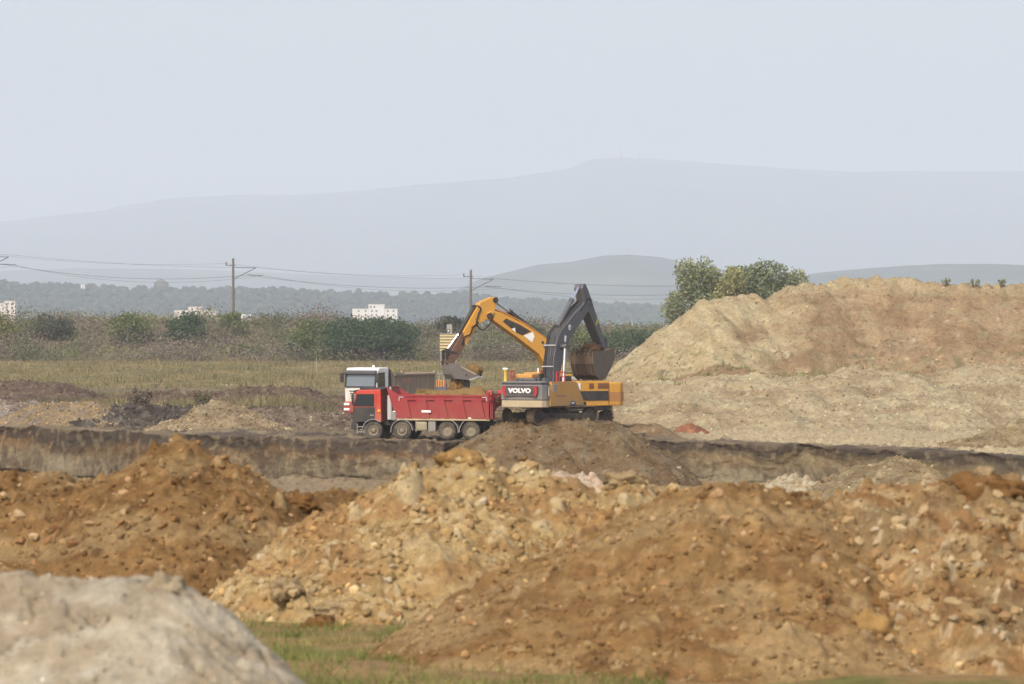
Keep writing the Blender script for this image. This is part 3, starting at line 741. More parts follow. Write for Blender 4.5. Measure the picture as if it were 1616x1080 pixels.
# woodland covering the near ridge, some 4 km off
n = 6500
ppx = rng.uniform(-500, 1500, n); tt = rng.random(n) ** 0.8
ridge = np.interp(ppx, [-900, -300, 0, 150, 300, 450, 550, 640, 740, 800, 900, 1060, 1300, 1700], [470, 450, 452, 458, 462, 462, 468, 470, 470, 478, 482, 490, 498, 500])
Yw = 5200 - 950 * tt
Xw = (ppx - 808) / F * Yw
topz = CAMZ - (ridge - YH) / F * 5200
tpos = (Yw - 4100) / 1100.0
zw = -20 + (topz + 20) * smooth(0, 1, tpos) ** 1.1
rw = rng.uniform(2.6, 5.5, n)
pos = np.stack([Xw, Yw, zw + rw * 0.6], -1); rad = np.stack([rw, rw, rw * rng.uniform(0.7, 1.2, n)], -1)
cw = mix(S(46, 58, 50), S(66, 74, 58), rng.random(n)) * rng.uniform(0.6, 1.2, (n, 1))
pos = np.vstack([pos, [[at(255, 450, 5150).x, 5150, at(255, 453, 5150).z]]]); rad = np.vstack([rad, [[10, 10, 9]]]); cw = np.vstack([cw, [S(80, 82, 64)]])
blob_mass('far_wood', pos, rad, cw, seed=3, label='hazy blue green woodland covering the far ridge', cat='wood')

def distant_tower(px, py0, py1, Y, w0, w1, label, rgb, platform=None):
    b = at(px, py0, Y); H = at(px, py1, Y).z - b.z
    e = empty('transmitter_tower', b); tag(e, label, 'tower', None)
    P().cyl((0, 0, -6), (0, 0, H * 0.62), w0, w1, 10).build('shaft', plain('tower_concrete', rgb), e)
    P().cyl((0, 0, H * 0.6), (0, 0, H), w1 * 0.5, w1 * 0.25, 8).build('antenna', plain('tower_steel', (150, 150, 150)), e)
    p = P().cyl((0, 0, H * 0.5), (0, 0, H * 0.58), w1 * 2.0, w1 * 2.4, 12); p.build('platform', plain('tower_deck', (140, 140, 140)), e)
distant_tower(980, 250, 231, 20000, 6, 4, 'tall faint transmitter tower on the mountain top', (120, 120, 125))
distant_tower(1009, 251, 238, 20000, 5, 3.5, 'shorter faint transmitter tower right of the tall one on the mountain top', (120, 120, 125))
distant_tower(964, 251, 240, 20000, 4, 3, 'shortest faint transmitter tower left of the tall one on the mountain top', (120, 120, 125))
distant_tower(997, 520, 500, 2600, 0.9, 0.5, 'thin white tower far off, right of the dark boom', (220, 220, 220))

# ------------------------------------------------------------------ distant white buildings
M_wall = paint('panel_render', (214, 211, 204), 0.15, 0.85, 0, (190, 180, 165), 0.2)
M_wallr = paint('panel_render_pink', (212, 203, 192), 0.15, 0.85, 0, (190, 176, 165), 0.2)
M_win = glass_mat('far_window', (70, 78, 90), 0.2); M_roof = plain('flat_roof', (120, 118, 114), 0.9)
def block(label, Y, blocks, mat, wins=()):
    """blocks: (px0, px1, py_top, py_bottom, depth)"""
    c = at((blocks[0][0] + blocks[0][1]) / 2, blocks[0][3], Y)
    e = empty('apartment_block', c); tag(e, label, 'building')
    for px0, px1, t, b, dp in blocks:
        a0, a1 = at(px0, t, Y), at(px1, b, Y)
        x0, x1, z0, z1 = a0.x - c.x, a1.x - c.x, a1.z - c.z, a0.z - c.z
        P().box(((x0 + x1) / 2, dp / 2, (z0 + z1) / 2), (x1 - x0, dp, z1 - z0)).build('wall', mat, e)
        P().box(((x0 + x1) / 2, dp / 2, z1 + 0.16), (x1 - x0 + 0.5, dp + 0.5, 0.3)).build('roof', M_roof, e)
    for px_, py_, w, h in wins:
        q = at(px_, py_, Y)
        P().box((q.x - c.x, -0.05, q.z - c.z), (w, 0.16, h)).build('window', M_win, e)
wins = [(x_, y_, 0.9, 1.0) for x_ in (566, 577, 587, 594, 612, 621) for y_ in (491, 497.5, 504)] + [(x_, 484.5, 0.9, 0.9) for x_ in (585, 591)]
block('white flat-roofed apartment block behind the big green bush', 2500, [(556, 581, 487, 520, 14), (581.3, 606.7, 480, 520, 15), (607, 627, 487, 520, 14)], M_wall, wins)
block('stepped cream apartment block above the scrub, left of the wire mast', 2700, [(275, 297, 489.5, 512, 12), (297.3, 319.7, 484, 512, 13), (320, 342, 489.5, 512, 12)], M_wallr, [(x_, y_, 0.9, 1.0) for x_ in (281, 289, 303, 312, 326, 335) for y_ in (493.5,)] + [(x_, 487.5, .9, 1) for x_ in (303, 312)])
block('white apartment block cut by the left edge of the picture', 2300, [(-20, 6, 478, 512, 12), (6.3, 24, 474.5, 512, 13)], M_wallr, [(x_, y_, 0.9, 1.0) for x_ in (10, 19) for y_ in (480, 486)])
block('tiny white house just right of the first wire mast', 2700, [(380, 396, 496, 512, 9)], M_wall, [(385, 499.5, 0.9, 0.9), (392, 499.5, 0.9, 0.9)])
block('tiny bright house high on the hazy wooded ridge', 5000, [(127.5, 133.5, 449.5, 462, 7)], M_wall, [(130.5, 453, 1.0, 1.1)])

# ------------------------------------------------------------------ foliage
def leaves(n, lobes, size, cols, seed, up=0.3):
    r = np.random.default_rng(seed)
    L = np.array(lobes, float); vol = (L[:, 3] * L[:, 4] * L[:, 5]) ** 0.75; k = r.choice(len(L), n, p=vol / vol.sum())
    d = r.normal(size=(n, 3)); d /= np.linalg.norm(d, axis=1, keepdims=True)
    rr = r.random(n) ** 0.36 * (1 + 0.10 * r.normal(size=n))
    pos = L[k, :3] + d * L[k, 3:6] * rr[:, None]
    a = r.normal(size=(n, 3)); a[:, 2] += up; a /= np.linalg.norm(a, axis=1, keepdims=True)
    b = np.cross(a, r.normal(size=(n, 3))); b /= np.linalg.norm(b, axis=1, keepdims=True); c = np.cross(a, b)
    s = size * r.uniform(0.55, 1.35, (n, 1))
    V = np.stack([pos - b * s - c * s * 0.2, pos + c * s * 0.65, pos + b * s + c * s * 0.1, pos - c * s * 0.6], 1).reshape(-1, 3)
    Fc = np.arange(n * 4).reshape(n, 4)
    lobe_t = r.random(len(L))[k]
    t = np.clip(0.55 * lobe_t + 0.45 * r.random(n), 0, 1)
    cc = mix(cols[0], cols[1], t) * r.uniform(0.75, 1.2, (n, 1))
    if len(cols) > 2: cc = np.where((r.random(n) < 0.14)[:, None], cols[2], cc)
    return V, Fc, np.repeat(np.clip(cc, 0, 1), 4, axis=0)
M_leaf = attr_mat('leaf', 0.75, 0.25, 0.2)
M_bark = plain('bark', (96, 84, 70), 0.95)

def lobes_in(w, d, h, n, seed, base=0.0, tall=1.0):
    r = random.Random(seed); out = []
    for i in range(n):
        a = r.uniform(0, 6.28); q = math.sqrt(r.random()) * 0.72
        s = r.uniform(0.22, 0.42)
        x, y = math.cos(a) * q * w / 2, math.sin(a) * q * d / 2
        zt = base + h * (1 - 0.55 * q * q) * r.uniform(0.45, 0.86)
        out.append((x, y, zt, w * s * 0.62, d * s * 0.62, h * s * 0.55 * tall))
    return out

def shrub(label, px, py_top, py_base, wpx, Y, cols, n=1600, size=0.20, seed=0, nl=12, name='shrub', cat='bush', dep=None, stems=5):
    s = F / Y
    w, h = wpx / s, (py_base - py_top) / s
    b = at(px, py_base, Y)
    e = empty(name, b); tag(e, label, cat)
    lb = lobes_in(w, dep or w, h, nl, seed) + lobes_in(w, dep or w, h * 0.6, nl // 2, seed + 50)
    V, Fc, Cc = leaves(int(n * 1.5), lb, size, cols, seed)
    link_mesh('foliage', mesh_np('foliage', V, Fc, Cc, False), M_leaf, e)
    r = random.Random(seed); st = P()
    for i in range(stems):
        x, y, z = lb[i % len(lb)][:3]
        st.cyl((x * 0.2, y * 0.2, -0.4), (x * 0.8, y * 0.8, z), 0.09, 0.03, 6)
    st.build('stem', M_bark, e)
    return e
G_olive = (S(108, 112, 64), S(142, 140, 88), S(150, 142, 100)); G_dark = (S(62, 78, 54), S(94, 108, 74)); G_mid = (S(92, 104, 64), S(126, 130, 82))
G_thorn = (S(112, 98, 86), S(136, 122, 106), S(96, 100, 72))
shrub('olive green bush at the left edge of the scrub bank', 2, 484, 572, 70, 648, G_olive, 2200, 0.22, 1)
shrub('dark grey green bush second from the left edge on the scrub bank', 84, 494, 545, 80, 655, (S(70, 76, 62), S(98, 98, 78)), 1700, 0.2, 2)
shrub('low green bush with a dark hollow, below the cream apartment block to its left', 208, 486, 545, 90, 652, G_mid, 1800, 0.2, 3)
shrub('dark green round bush directly below the cream apartment block', 290, 488, 548, 76, 650, G_dark, 1900, 0.2, 4)
shrub('small dark bush in front of the first wire mast foot', 366, 490, 530, 50, 660, G_mid, 1000, 0.2, 5)
shrub('olive bush low on the bank left of the big green bush', 388, 536, 574, 62, 642, G_mid, 1300, 0.18, 6)
shrub('large dark green bush behind the white truck cab', 583, 492, 576, 176, 634, (S(58, 76, 56), S(88, 104, 72)), 11000, 0.2, 7, 30)
shrub('yellow green bush against the left side of the large dark bush', 498, 500, 574, 104, 636, G_mid, 4200, 0.19, 8, 20)
shrub('blue green low bush in front of the large dark bush', 470, 540, 576, 60, 636, (S(62, 76, 58), S(88, 100, 76)), 1500, 0.18, 9)
shrub('dark thorny bush on the bank top left of the yellow boom', 715, 496, 530, 66, 668, (S(70, 72, 60), S(96, 94, 78)), 1300, 0.2, 10)
shrub('dull green bush under the yellow boom', 775, 528, 574, 60, 642, (S(92, 98, 74), S(112, 114, 88)), 1300, 0.18, 11)
shrub('grey green bush left of the dark boom', 842, 508, 560, 60, 650, (S(92, 96, 72), S(118, 118, 92)), 1400, 0.18, 12)
shrub('mid green bush right of the dark boom', 920, 506, 576, 92, 636, G_mid, 3600, 0.2, 13)
shrub('dark green bush beside the left toe of the stockpile', 985, 508, 578, 116, 634, G_dark, 5200, 0.2, 14, 16)
shrub('dark green bush half hidden behind the stockpile slope', 1045, 516, 576, 70, 646, G_dark, 1800, 0.2, 15)

# continuous thorn scrub covering the embankment
def scrub():
    n = 1500; r = np.random.default_rng(31)
    px = r.uniform(-260, 1450, n); Y = 628 + 55 * r.random(n); Y = Y + 7 * gn(px / 55.0, 0.4, 35) * (Y < 645)
    X = (px - 808) / F * Y; Z = zg(X, Y)
    big = r.random(n) < 0.28
    w = np.where(big, r.uniform(2.4, 4.6, n), r.uniform(1.0, 2.3, n)); h = np.where(big, r.uniform(1.3, 2.3, n), r.uniform(0.7, 1.5, n)); h = h * np.where(Y > 668, 0.75, 1.0) * (0.85 + 0.42 * smooth(-0.1, 0.45, gn(px / 62.0, 0.7, 36)))
    lob = np.stack([X, Y, Z + h * 0.5, w, w, h], -1)
    tone = r.random(n)
    VV = []; FF = []; CC = []; off = 0
    kinds = [(S(128, 114, 100), S(150, 136, 118)), (S(112, 106, 88), S(138, 128, 108)), (S(86, 94, 62), S(114, 118, 80)), (S(112, 98, 88), S(134, 120, 106)), (S(118, 118, 76), S(142, 136, 94))]
    sel = gn(X / 12.0, Y / 12.0, 33) * 1.1 + 0.55 * r.normal(size=n)
    for ki, cols in enumerate(kinds):
        q = np.linspace(-1.1, 1.1, 6)
        m = (sel > (q[ki] if ki else -9)) & (sel <= (q[ki + 1] if ki < 4 else 9))
        if not m.any(): continue
        V, Fc, Cc = leaves(int((w[m] * w[m] * h[m]).sum() ** 0.98 * 17), lob[m], 0.165, cols, 40 + ki)
        VV.append(V); FF.append(Fc + off); CC.append(Cc); off += len(V)
    o = link_mesh('scrub', mesh_np('scrub', np.vstack(VV), np.vstack(FF), np.vstack(CC), False), M_leaf)
    tag(o, 'tangled grey brown thorn scrub covering the long bank behind the field', 'scrub', kind='stuff')
scrub()

def grass(name, n, xf, yf, hmin, hmax, wd, cols, seed, label, zfun, mask=None, lean=0.35):
    r = np.random.default_rng(seed)
    Y = yf[0] + (yf[1] - yf[0]) * r.random(n); 
    X = xf(r.random(n), Y)
    if mask is not None:
        m = mask(X, Y, r); X, Y = X[m], Y[m]; n = len(X)
    Z = zfun(X, Y)
    h = r.uniform(hmin, hmax, n); a = r.uniform(0, 6.28, n); lx, ly = r.normal(size=n) * lean * h, r.normal(size=n) * lean * h
    w = wd * r.uniform(0.6, 1.4, n)
    b = np.stack([X, Y, Z - 0.02], -1); dx = np.stack([np.cos(a) * w, np.sin(a) * w, 0 * w], -1); tip = b + np.stack([lx, ly, h], -1)
    V = np.stack([b - dx, b + dx, tip], 1).reshape(-1, 3); Fc = np.arange(n * 3).reshape(n, 3)
    t = np.clip(0.5 + 0.8 * fbm(X / (hmax * 9), Y / (hmax * 9), seed, 3) + 0.25 * r.normal(size=n), 0, 1)
    cc = mix(cols[0], cols[1], t) * r.uniform(0.8, 1.2, (n, 1))
    o = link_mesh(name, mesh_np(name, V, Fc, np.repeat(np.clip(cc, 0, 1), 3, axis=0), False), M_leaf)
    tag(o, label, 'grass', kind='stuff')
fx = lambda m: (lambda u, Y: (u * 2 - 1) * (808.0 + m) / F * Y)
grass('dry_grass', 110000, fx(250), (405, 640), 0.08, 0.34, 0.06, (S(116, 110, 72), S(156, 138, 96)), 61, 'dry yellow green grass of the field behind the pit', zg,
      lambda X, Y, r: fbm(X / 10.0, Y / 16.0, 62, 3) + 0.35 * r.normal(size=len(X)) > -0.35)
grass('field_weeds', 26000, fx(250), (415, 636), 0.3, 0.95, 0.06, (S(98, 98, 64), S(140, 124, 88)), 69, 'clumps of tall brown green weeds scattered over the dry field', zg,
      lambda X, Y, r: fbm(X / 7.0, Y / 22.0, 70, 3) + 0.12 * r.normal(size=len(X)) > 0.22, 0.3)
grass('tall_weeds', 20000, lambda u, Y: (30 + u * 500 - 808) / F * Y, (300, 345), 0.2, 0.85, 0.05, (S(110, 104, 74), S(142, 130, 92)), 63, 'tall olive weeds growing between the spoil heaps on the left', lambda X, Y: zg(X, Y) + 0.5,
      lambda X, Y, r: gn(X / 5.0, Y / 12.0, 64) + 0.2 * r.normal(size=len(X)) > 0.05, 0.35)
grass('green_grass', 26000, lambda u, Y: (150 + u * 900 - 808) / F * Y, (34.5, 44.6), 0.04, 0.13, 0.006, (S(86, 106, 44), S(146, 138, 82)), 65, 'patchy green grass at the foot of the front mounds', zg,
      lambda X, Y, r: fbm(X / 0.8, Y / 0.8, 66, 3) + 0.35 * r.normal(size=len(X)) > -0.05, 0.5)
def ledge_z(X, Y):
    return np.array([max(hzT(x, y), hzL(x, y), hzS(x, y)) for x, y in zip(X, Y)])
grass('ledge_weeds', 1500, lambda u, Y: (1040 + u * 420 - 808) / F * Y, (279, 292), 0.15, 0.45, 0.06, (S(112, 116, 66), S(150, 146, 92)), 67, 'sparse green weeds on the ledge below the big stockpile', ledge_z,
      lambda X, Y, r: fbm(X / 1.5, Y / 1.5, 68, 3) + 0.15 * r.normal(size=len(X)) > 0.25, 0.3)

# dead thistle clump on the left bench, single weeds on the crests
def weed(label, px, py, Y, h, n, cols, seed, spread=0.5):
    b = at(px, py, Y); e = empty('weed', b); tag(e, label, 'weed')
    r = random.Random(seed); st = P(); tips = []
    for i in range(n):
        a = r.uniform(0, 6.28); q = r.uniform(0.1, 1) * spread * h
        t = Vector((math.cos(a) * q, math.sin(a) * q, h * r.uniform(0.5, 1))); tips.append(t)
        st.cyl((0, 0, -0.3), t, 0.025, 0.012, 5)
    st.build('stem', M_bark, e)
    V, Fc, Cc = leaves(n * 14, [(t.x * 0.85, t.y * 0.85, t.z * 0.8, 0.16 * h, 0.16 * h, 0.28 * h) for t in tips], 0.07 * h + 0.03, cols, seed)
    link_mesh('foliage', mesh_np('foliage', V, Fc, Cc, False), M_leaf, e)
WG = (S(128, 138, 100), S(156, 158, 120))
weed('leafy weed on the stockpile crest, first of three from the left', 1493, 449, 299.5, 0.48, 8, WG, 1, 0.8)
weed('leafy weed on the stockpile crest, middle of three', 1537, 451, 299.5, 0.48, 8, WG, 2, 0.9)
weed('leafy weed on the stockpile crest, last of three on the right', 1581, 452, 299.5, 0.55, 8, WG, 3, 0.6)
weed('dark dead thistle clump on the left bench', 222, 648, 296, 1.5, 26, (S(112, 102, 86), S(130, 118, 98)), 4, 0.7)
weed('dry brown thistle clump right of the dark one on the left bench', 318, 645, 298, 1.2, 18, (S(108, 104, 72), S(130, 122, 88)), 5, 0.6)

# ------------------------------------------------------------------ trees behind the stockpile
def tree(label, px, py_top, wpx, Y, cols, seed, n=2600, size=0.2, bare=False):
    s = F / Y; b = Vector(((px - 808) / F * Y, Y, float(zg((px - 808) / F * Y, Y)) - 0.1))
    H = at(px, py_top, Y).z - b.z; w = wpx * 1.22 / s
    e = empty('tree', b); tag(e, label, 'tree')
    r = random.Random(seed); tr = P()
    tr.cyl((0, 0, -0.3), (0.1, 0, H * 0.35), 0.24, 0.17, 9); tr.cyl((0.1, 0, H * 0.33), (-0.1, 0.1, H * 0.85), 0.17, 0.05, 8)
    lobes = []
    for i in range(30):
        a = r.uniform(0, 6.28); f = 0.18 + 0.76 * (i + r.random()) / 30
        wid = w / 2 * (0.95 - 0.9 * abs(f - 0.5) ** 1.6) * r.uniform(0.45, 0.9)
        t = Vector((math.cos(a) * wid, math.sin(a) * wid, H * f + r.uniform(-0.3, 0.5)))
        tr.cyl((0, 0, max(0.5, t.z - wid * 0.8)), t, 0.06, 0.02, 5)
        q = w * r.uniform(0.18, 0.34)
        lobes.append((t.x, t.y, min(t.z, H - q * 0.8), q, q, q * r.uniform(0.8, 1.4)))
    tr.build('trunk', M_bark, e)
    V, Fc, Cc = leaves(int(n * 4.6), lobes, size * 1.15, cols, seed)
    link_mesh('crown', mesh_np('crown', V, Fc, Cc, False), M_leaf, e)
T1 = (S(120, 130, 98), S(154, 156, 116), S(160, 154, 112)); T2 = (S(128, 132, 90), S(164, 158, 106)); T3 = (S(112, 122, 92), S(142, 146, 106))
tree('tall slim grey green tree at the left end of the tree row', 1090, 412, 60, 560, T1, 1, 2600, 0.17)
tree('olive tree second in the row behind the stockpile', 1123, 421, 48, 566, T2, 2, 2200, 0.18)
tree('yellowish tree third in the row behind the stockpile', 1152, 422, 46, 560, T2, 3, 2200, 0.18)
tree('green tree fourth in the row behind the stockpile', 1180, 420, 50, 570, T3, 4, 2300, 0.18)
tree('dark green tree fifth in the row behind the stockpile, next to the crest', 1210, 418, 56, 562, T3, 5, 2500, 0.18)
tree('small ragged tree peeping over the stockpile at the right end of the tree row', 1246, 428, 46, 562, T1, 6, 1600, 0.16)

# ------------------------------------------------------------------ railway masts and wires
M_mast = plain('mast_concrete', (112, 106, 98), 0.9); M_steel = plain('mast_steel', (92, 94, 98), 0.6); M_wire = plain('wire', (88, 90, 94), 0.6); M_ins = plain('insulator', (96, 70, 58), 0.4)
def mast(label, px, py_top, py_base, Y):
    s = F / Y; b = at(px, py_base, Y)
    b.z -= 1.5
    H = at(px, py_top, Y).z - b.z
    e = empty('railway_mast', b); tag(e, label, 'mast', 'masts of the railway line')
    P().cyl((0, 0, 0), (0, 0, H), 0.27, 0.17, 12).build('pole', M_mast, e)
    za = H - 11 / s
    P().box((-5.5 / s + 0.2, 0, za), (11 / s + 0.4, 0.10, 0.12)).build('arm', M_steel, e)
    P().cyl((-11 / s, 0, za - 0.05), (-11 / s, 0, za + 0.55), 0.09, 0.07, 8).build('insulator', M_ins, e)
    P().cyl((0, 0, H - 14 / s), (36 / s, -0.2, H - 15 / s), 0.05, 0.05, 6).build('top_tube', M_steel, e)
    P().cyl((0, 0, H - 33 / s), (36 / s, -0.2, H - 15 / s), 0.06, 0.06, 6).build('strut', M_steel, e)
    P().cyl((22 / s, -0.1, H - 26 / s), (48 / s, -0.2, H - 27 / s), 0.05, 0.05, 6).build('steady_arm', M_steel, e)
    return e
mast('railway mast standing out of frame at the left edge, only its arm showing', -22, 391, 498, 640)
mast('railway mast with arms above the scrub left of the middle', 368, 408, 506, 662)
mast('railway mast with arms behind the yellow boom', 743, 426, 512, 684)
def wire(label, pts, r=0.03):
    """pts: (px, py, Y, sag px to the next point)"""
    poly = []
    for (x0, y0, Y0, sg), (x1, y1, Y1, _) in zip(pts[:-1], pts[1:]):
        for i in range(14):
            t = i / 14
            poly.append(at(x0 + (x1 - x0) * t, y0 + (y1 - y0) * t + sg * 4 * t * (1 - t), Y0 + (Y1 - Y0) * t))
    poly.append(at(*pts[-1][:3]))
    c = poly[0].copy()
    o = P().tube([p - c for p in poly], r, 5).build('overhead_wire', M_wire, None, False, c)
    tag(o, label, 'wire', 'overhead wires of the railway')
wire('topmost thin overhead wire strung along the railway masts', [(-400, 385, 618, 6), (14, 402, 640, 5), (404, 422.5, 662, 5), (779, 440, 684, 5), (1150, 452, 706, 4), (1600, 465, 730, 0)], 0.015)
wire('sagging carrier wire strung below the top wire along the railway masts', [(-400, 402, 618, 12), (10, 418, 640, 13), (392, 434.5, 662, 9), (768, 453, 684, 9), (1140, 461, 706, 5), (1600, 470, 730, 0)], 0.024)
wire('lowest contact wire along the railway masts', [(-400, 403.5, 618, 19), (26, 419.5, 640, 18), (416, 435, 662, 13), (791, 455, 684, 13), (1160, 464, 706, 5), (1600, 474, 730, 0)], 0.016)
wire('feeder wire on the short left arms of the railway masts', [(-400, 392, 618, 8), (-33, 399, 640, 8), (357, 416, 662, 8), (732, 434, 684, 7), (1107, 450, 706, 4), (1600, 462, 730, 0)], 0.013)

# ------------------------------------------------------------------ slatted stand and marker post in the field
def slatted_stand():
    Y = 585.0; s = F / Y; b = at(707.5, 571, Y); b.z = float(zg(b.x, Y)) - 0.05
    e = empty('slatted_stand', b); tag(e, 'cream slatted wooden stand on legs with a grey lamp on top, behind the yellow boom', 'stand')
    zt = at(0, 527.5, Y).z - b.z; zb = at(0, 555, Y).z - b.z; w = 27 / s
    Mw = plain('weathered_plank', (206, 186, 140), 0.9); Mg = plain('stand_grey', (150, 146, 140), 0.8); Md = plain('stand_dark', (96, 86, 72), 0.9)
    n = 6; h = (zt - zb) / n
    for i in range(n):
        P().box((0, 0, zb + h * (i + 0.5)), (w, 0.06, h * 0.66)).build('slat', Mw, e)
        for sx in (-1, 1): P().box((sx * (w / 2 - 0.03), 0.75, zb + h * (i + 0.5)), (0.05, 1.38, h * 0.66)).build('slat', Mw, e)
    P().box((0, 0.72, (zb + zt) / 2), (w - 0.2, 1.2, zt - zb - 0.05)).build('inner_panel', Md, e)
    P().box((0, 0.7, zt + 0.03), (w + 0.1, 1.6, 0.08)).build('roof', Mg, e)
    for sx in (-1, 1):
        for y in (0.08, 1.4): P().box((sx * (w / 2 - 0.15), y, zb / 2 - 0.1), (0.14, 0.12, zb + 0.2)).build('leg', Mg, e)
    P().box((0.15, 0.5, zt + 0.7), (0.75, 0.5, 1.25), None, 0.05).build('lamp_housing', Mg, e)
    P().cyl((0.0, 0.2, zt + 0.45), (0.0, 0.32, zt + 0.45), 0.25, 0.25, 16).build('lamp', plain('lamp_face', (60, 58, 56), 0.4), e)
    P().cyl((0.0, 0.15, zt + 0.45), (0.0, 0.2, zt + 0.45), 0.12, 0.12, 12).build('lens', plain('lamp_lens', (230, 228, 220), 0.3), e)
slatted_stand()
def marker(px, py0, py1, Y, label):
    b = at(px, py1, Y); H = at(px, py0, Y).z - b.z
    e = empty('marker_post', b); tag(e, label, 'post')
    P().box((0, 0, H / 2 - 0.3), (0.06, 0.06, H + 0.6)).build('post', plain('marker_white', (160, 156, 146), 0.8), e)
    P().box((0, 0, H - 0.12), (0.10, 0.10, 0.18)).build('cap', plain('marker_cap', (150, 120, 110), 0.8), e)
marker(499, 562, 579, 500, 'thin pale marker post in the dry field below the bushes')

# ------------------------------------------------------------------ haze
hz = P().box((0, 14000, 450), (26000, 29000, 1040)).build('haze', None)
tag(hz, kind='stuff')
hm = bpy.data.materials.new('haze_air'); hm.use_nodes = True
ht = hm.node_tree; ht.nodes.clear()
ho = ht.nodes.new('ShaderNodeOutputMaterial'); hv = ht.nodes.new('ShaderNodeVolumePrincipled')
hv.inputs['Color'].default_value = (0.86, 0.925, 1.0, 1); hv.inputs['Density'].default_value = 1.2e-4
hv.inputs['Anisotropy'].default_value = 0.0
ht.links.new(hv.outputs[0], ho.inputs['Volume']); hz.data.materials.append(hm)

# ------------------------------------------------------------------ machines
M_red = paint('red_paint', (178, 34, 44), 0.38, 0.45, 0, (176, 120, 104), 1.2)
M_redd = paint('red_paint_dusty', (146, 26, 36), 0.45, 0.6, 0, (142, 88, 76), 1.3, low=(1.1, 2.3))
M_cabred = paint('cab_red', (184, 40, 30), 0.3, 0.4, 0, (160, 120, 96), 1.6, low=(1.0, 2.2))
M_white = paint('white_paint', (228, 226, 220), 0.25, 0.4, 0, (182, 166, 138), 1.6, low=(1.2, 2.4))
M_bumpred = paint('bumper_red', (150, 44, 46), 0.4, 0.5)
M_black = paint('black_paint', (34, 36, 40), 0.35, 0.55, 0, (110, 98, 82), 2.0)
M_char = paint('charcoal_paint', (86, 87, 92), 0.25, 0.5, 0, (132, 120, 102), 1.6)
M_cw = paint('counterweight_grey', (104, 105, 110), 0.35, 0.5, 0, (140, 130, 112), 1.6, low=(1.3, 2.1))
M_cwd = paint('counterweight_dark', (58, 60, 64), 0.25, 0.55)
M_dust = paint('dusty_sill', (166, 150, 122), 0.7, 0.8, 0, (186, 170, 138), 2.0)
M_yel = paint('yellow_paint', (198, 142, 60), 0.4, 0.42, 0, (176, 146, 104), 1.2, low=(1.0, 2.0))
M_yel2 = paint('amber_paint', (206, 150, 56), 0.42, 0.45, 0, (170, 130, 80), 1.4)
M_chrome = plain('chrome_rod', (226, 226, 228), 0.18, 0.85)
M_hose = plain('hose_rubber', (30, 30, 32), 0.6)
M_tyre = paint('tyre_rubber', (46, 45, 44), 0.5, 0.9, 0, (138, 126, 106), 2.2, 0.2)
M_rim = paint('rim_steel', (128, 120, 104), 0.5, 0.7, 0, (136, 120, 94), 4.0)
M_hub = paint('hub_dark', (64, 60, 54), 0.5, 0.8)
M_grey = paint('dusty_grey', (126, 126, 126), 0.4, 0.6, 0, (158, 146, 124), 2.5)
M_lgrey = paint('light_grey', (176, 176, 176), 0.25, 0.5, 0, (170, 158, 138), 2.5)
M_tank = paint('tank_metal', (150, 144, 118), 0.35, 0.5, 0.2, (150, 136, 104), 3.0)
M_glass = glass_mat('cab_glass', (36, 42, 48), 0.08); M_screen = glass_mat('windscreen', (104, 112, 118), 0.15)
M_lamp = plain('lamp_clear', (238, 236, 228), 0.2); M_amber = plain('lamp_amber', (244, 168, 70), 0.3)
M_decal = plain('decal_white', (232, 230, 226), 0.5); M_redec = plain('decal_red', (168, 44, 48), 0.5); M_green = plain('decal_lime', (176, 178, 84), 0.5)
M_track = paint('track_steel', (60, 54, 50), 0.75, 0.8, 0.1, (140, 118, 88), 3.0); M_trackd = paint('track_dark', (44, 42, 42), 0.4, 0.8, 0.1, (120, 102, 78), 3.0)
M_bucket = paint('bucket_steel', (126, 122, 118), 0.35, 0.55, 0.2, (132, 108, 80), 2.0); M_bucketd = paint('muddy_bucket', (92, 76, 62), 0.65, 0.85, 0, (116, 92, 68), 2.5)
M_bucketg = paint('mud_grey_bucket', (108, 98, 88), 0.6, 0.8, 0, (104, 82, 62), 2.0)
M_bedgrey = paint('bed_grey_brown', (132, 120, 106), 0.5, 0.75, 0, (150, 128, 100), 1.2)
M_blueg = paint('bucket_shade_paint', (120, 132, 142), 0.25, 0.5, 0.2)  # blue-grey paints in the shade inside the tipped bucket
M_rail = plain('handrail_red', (206, 58, 46), 0.5)

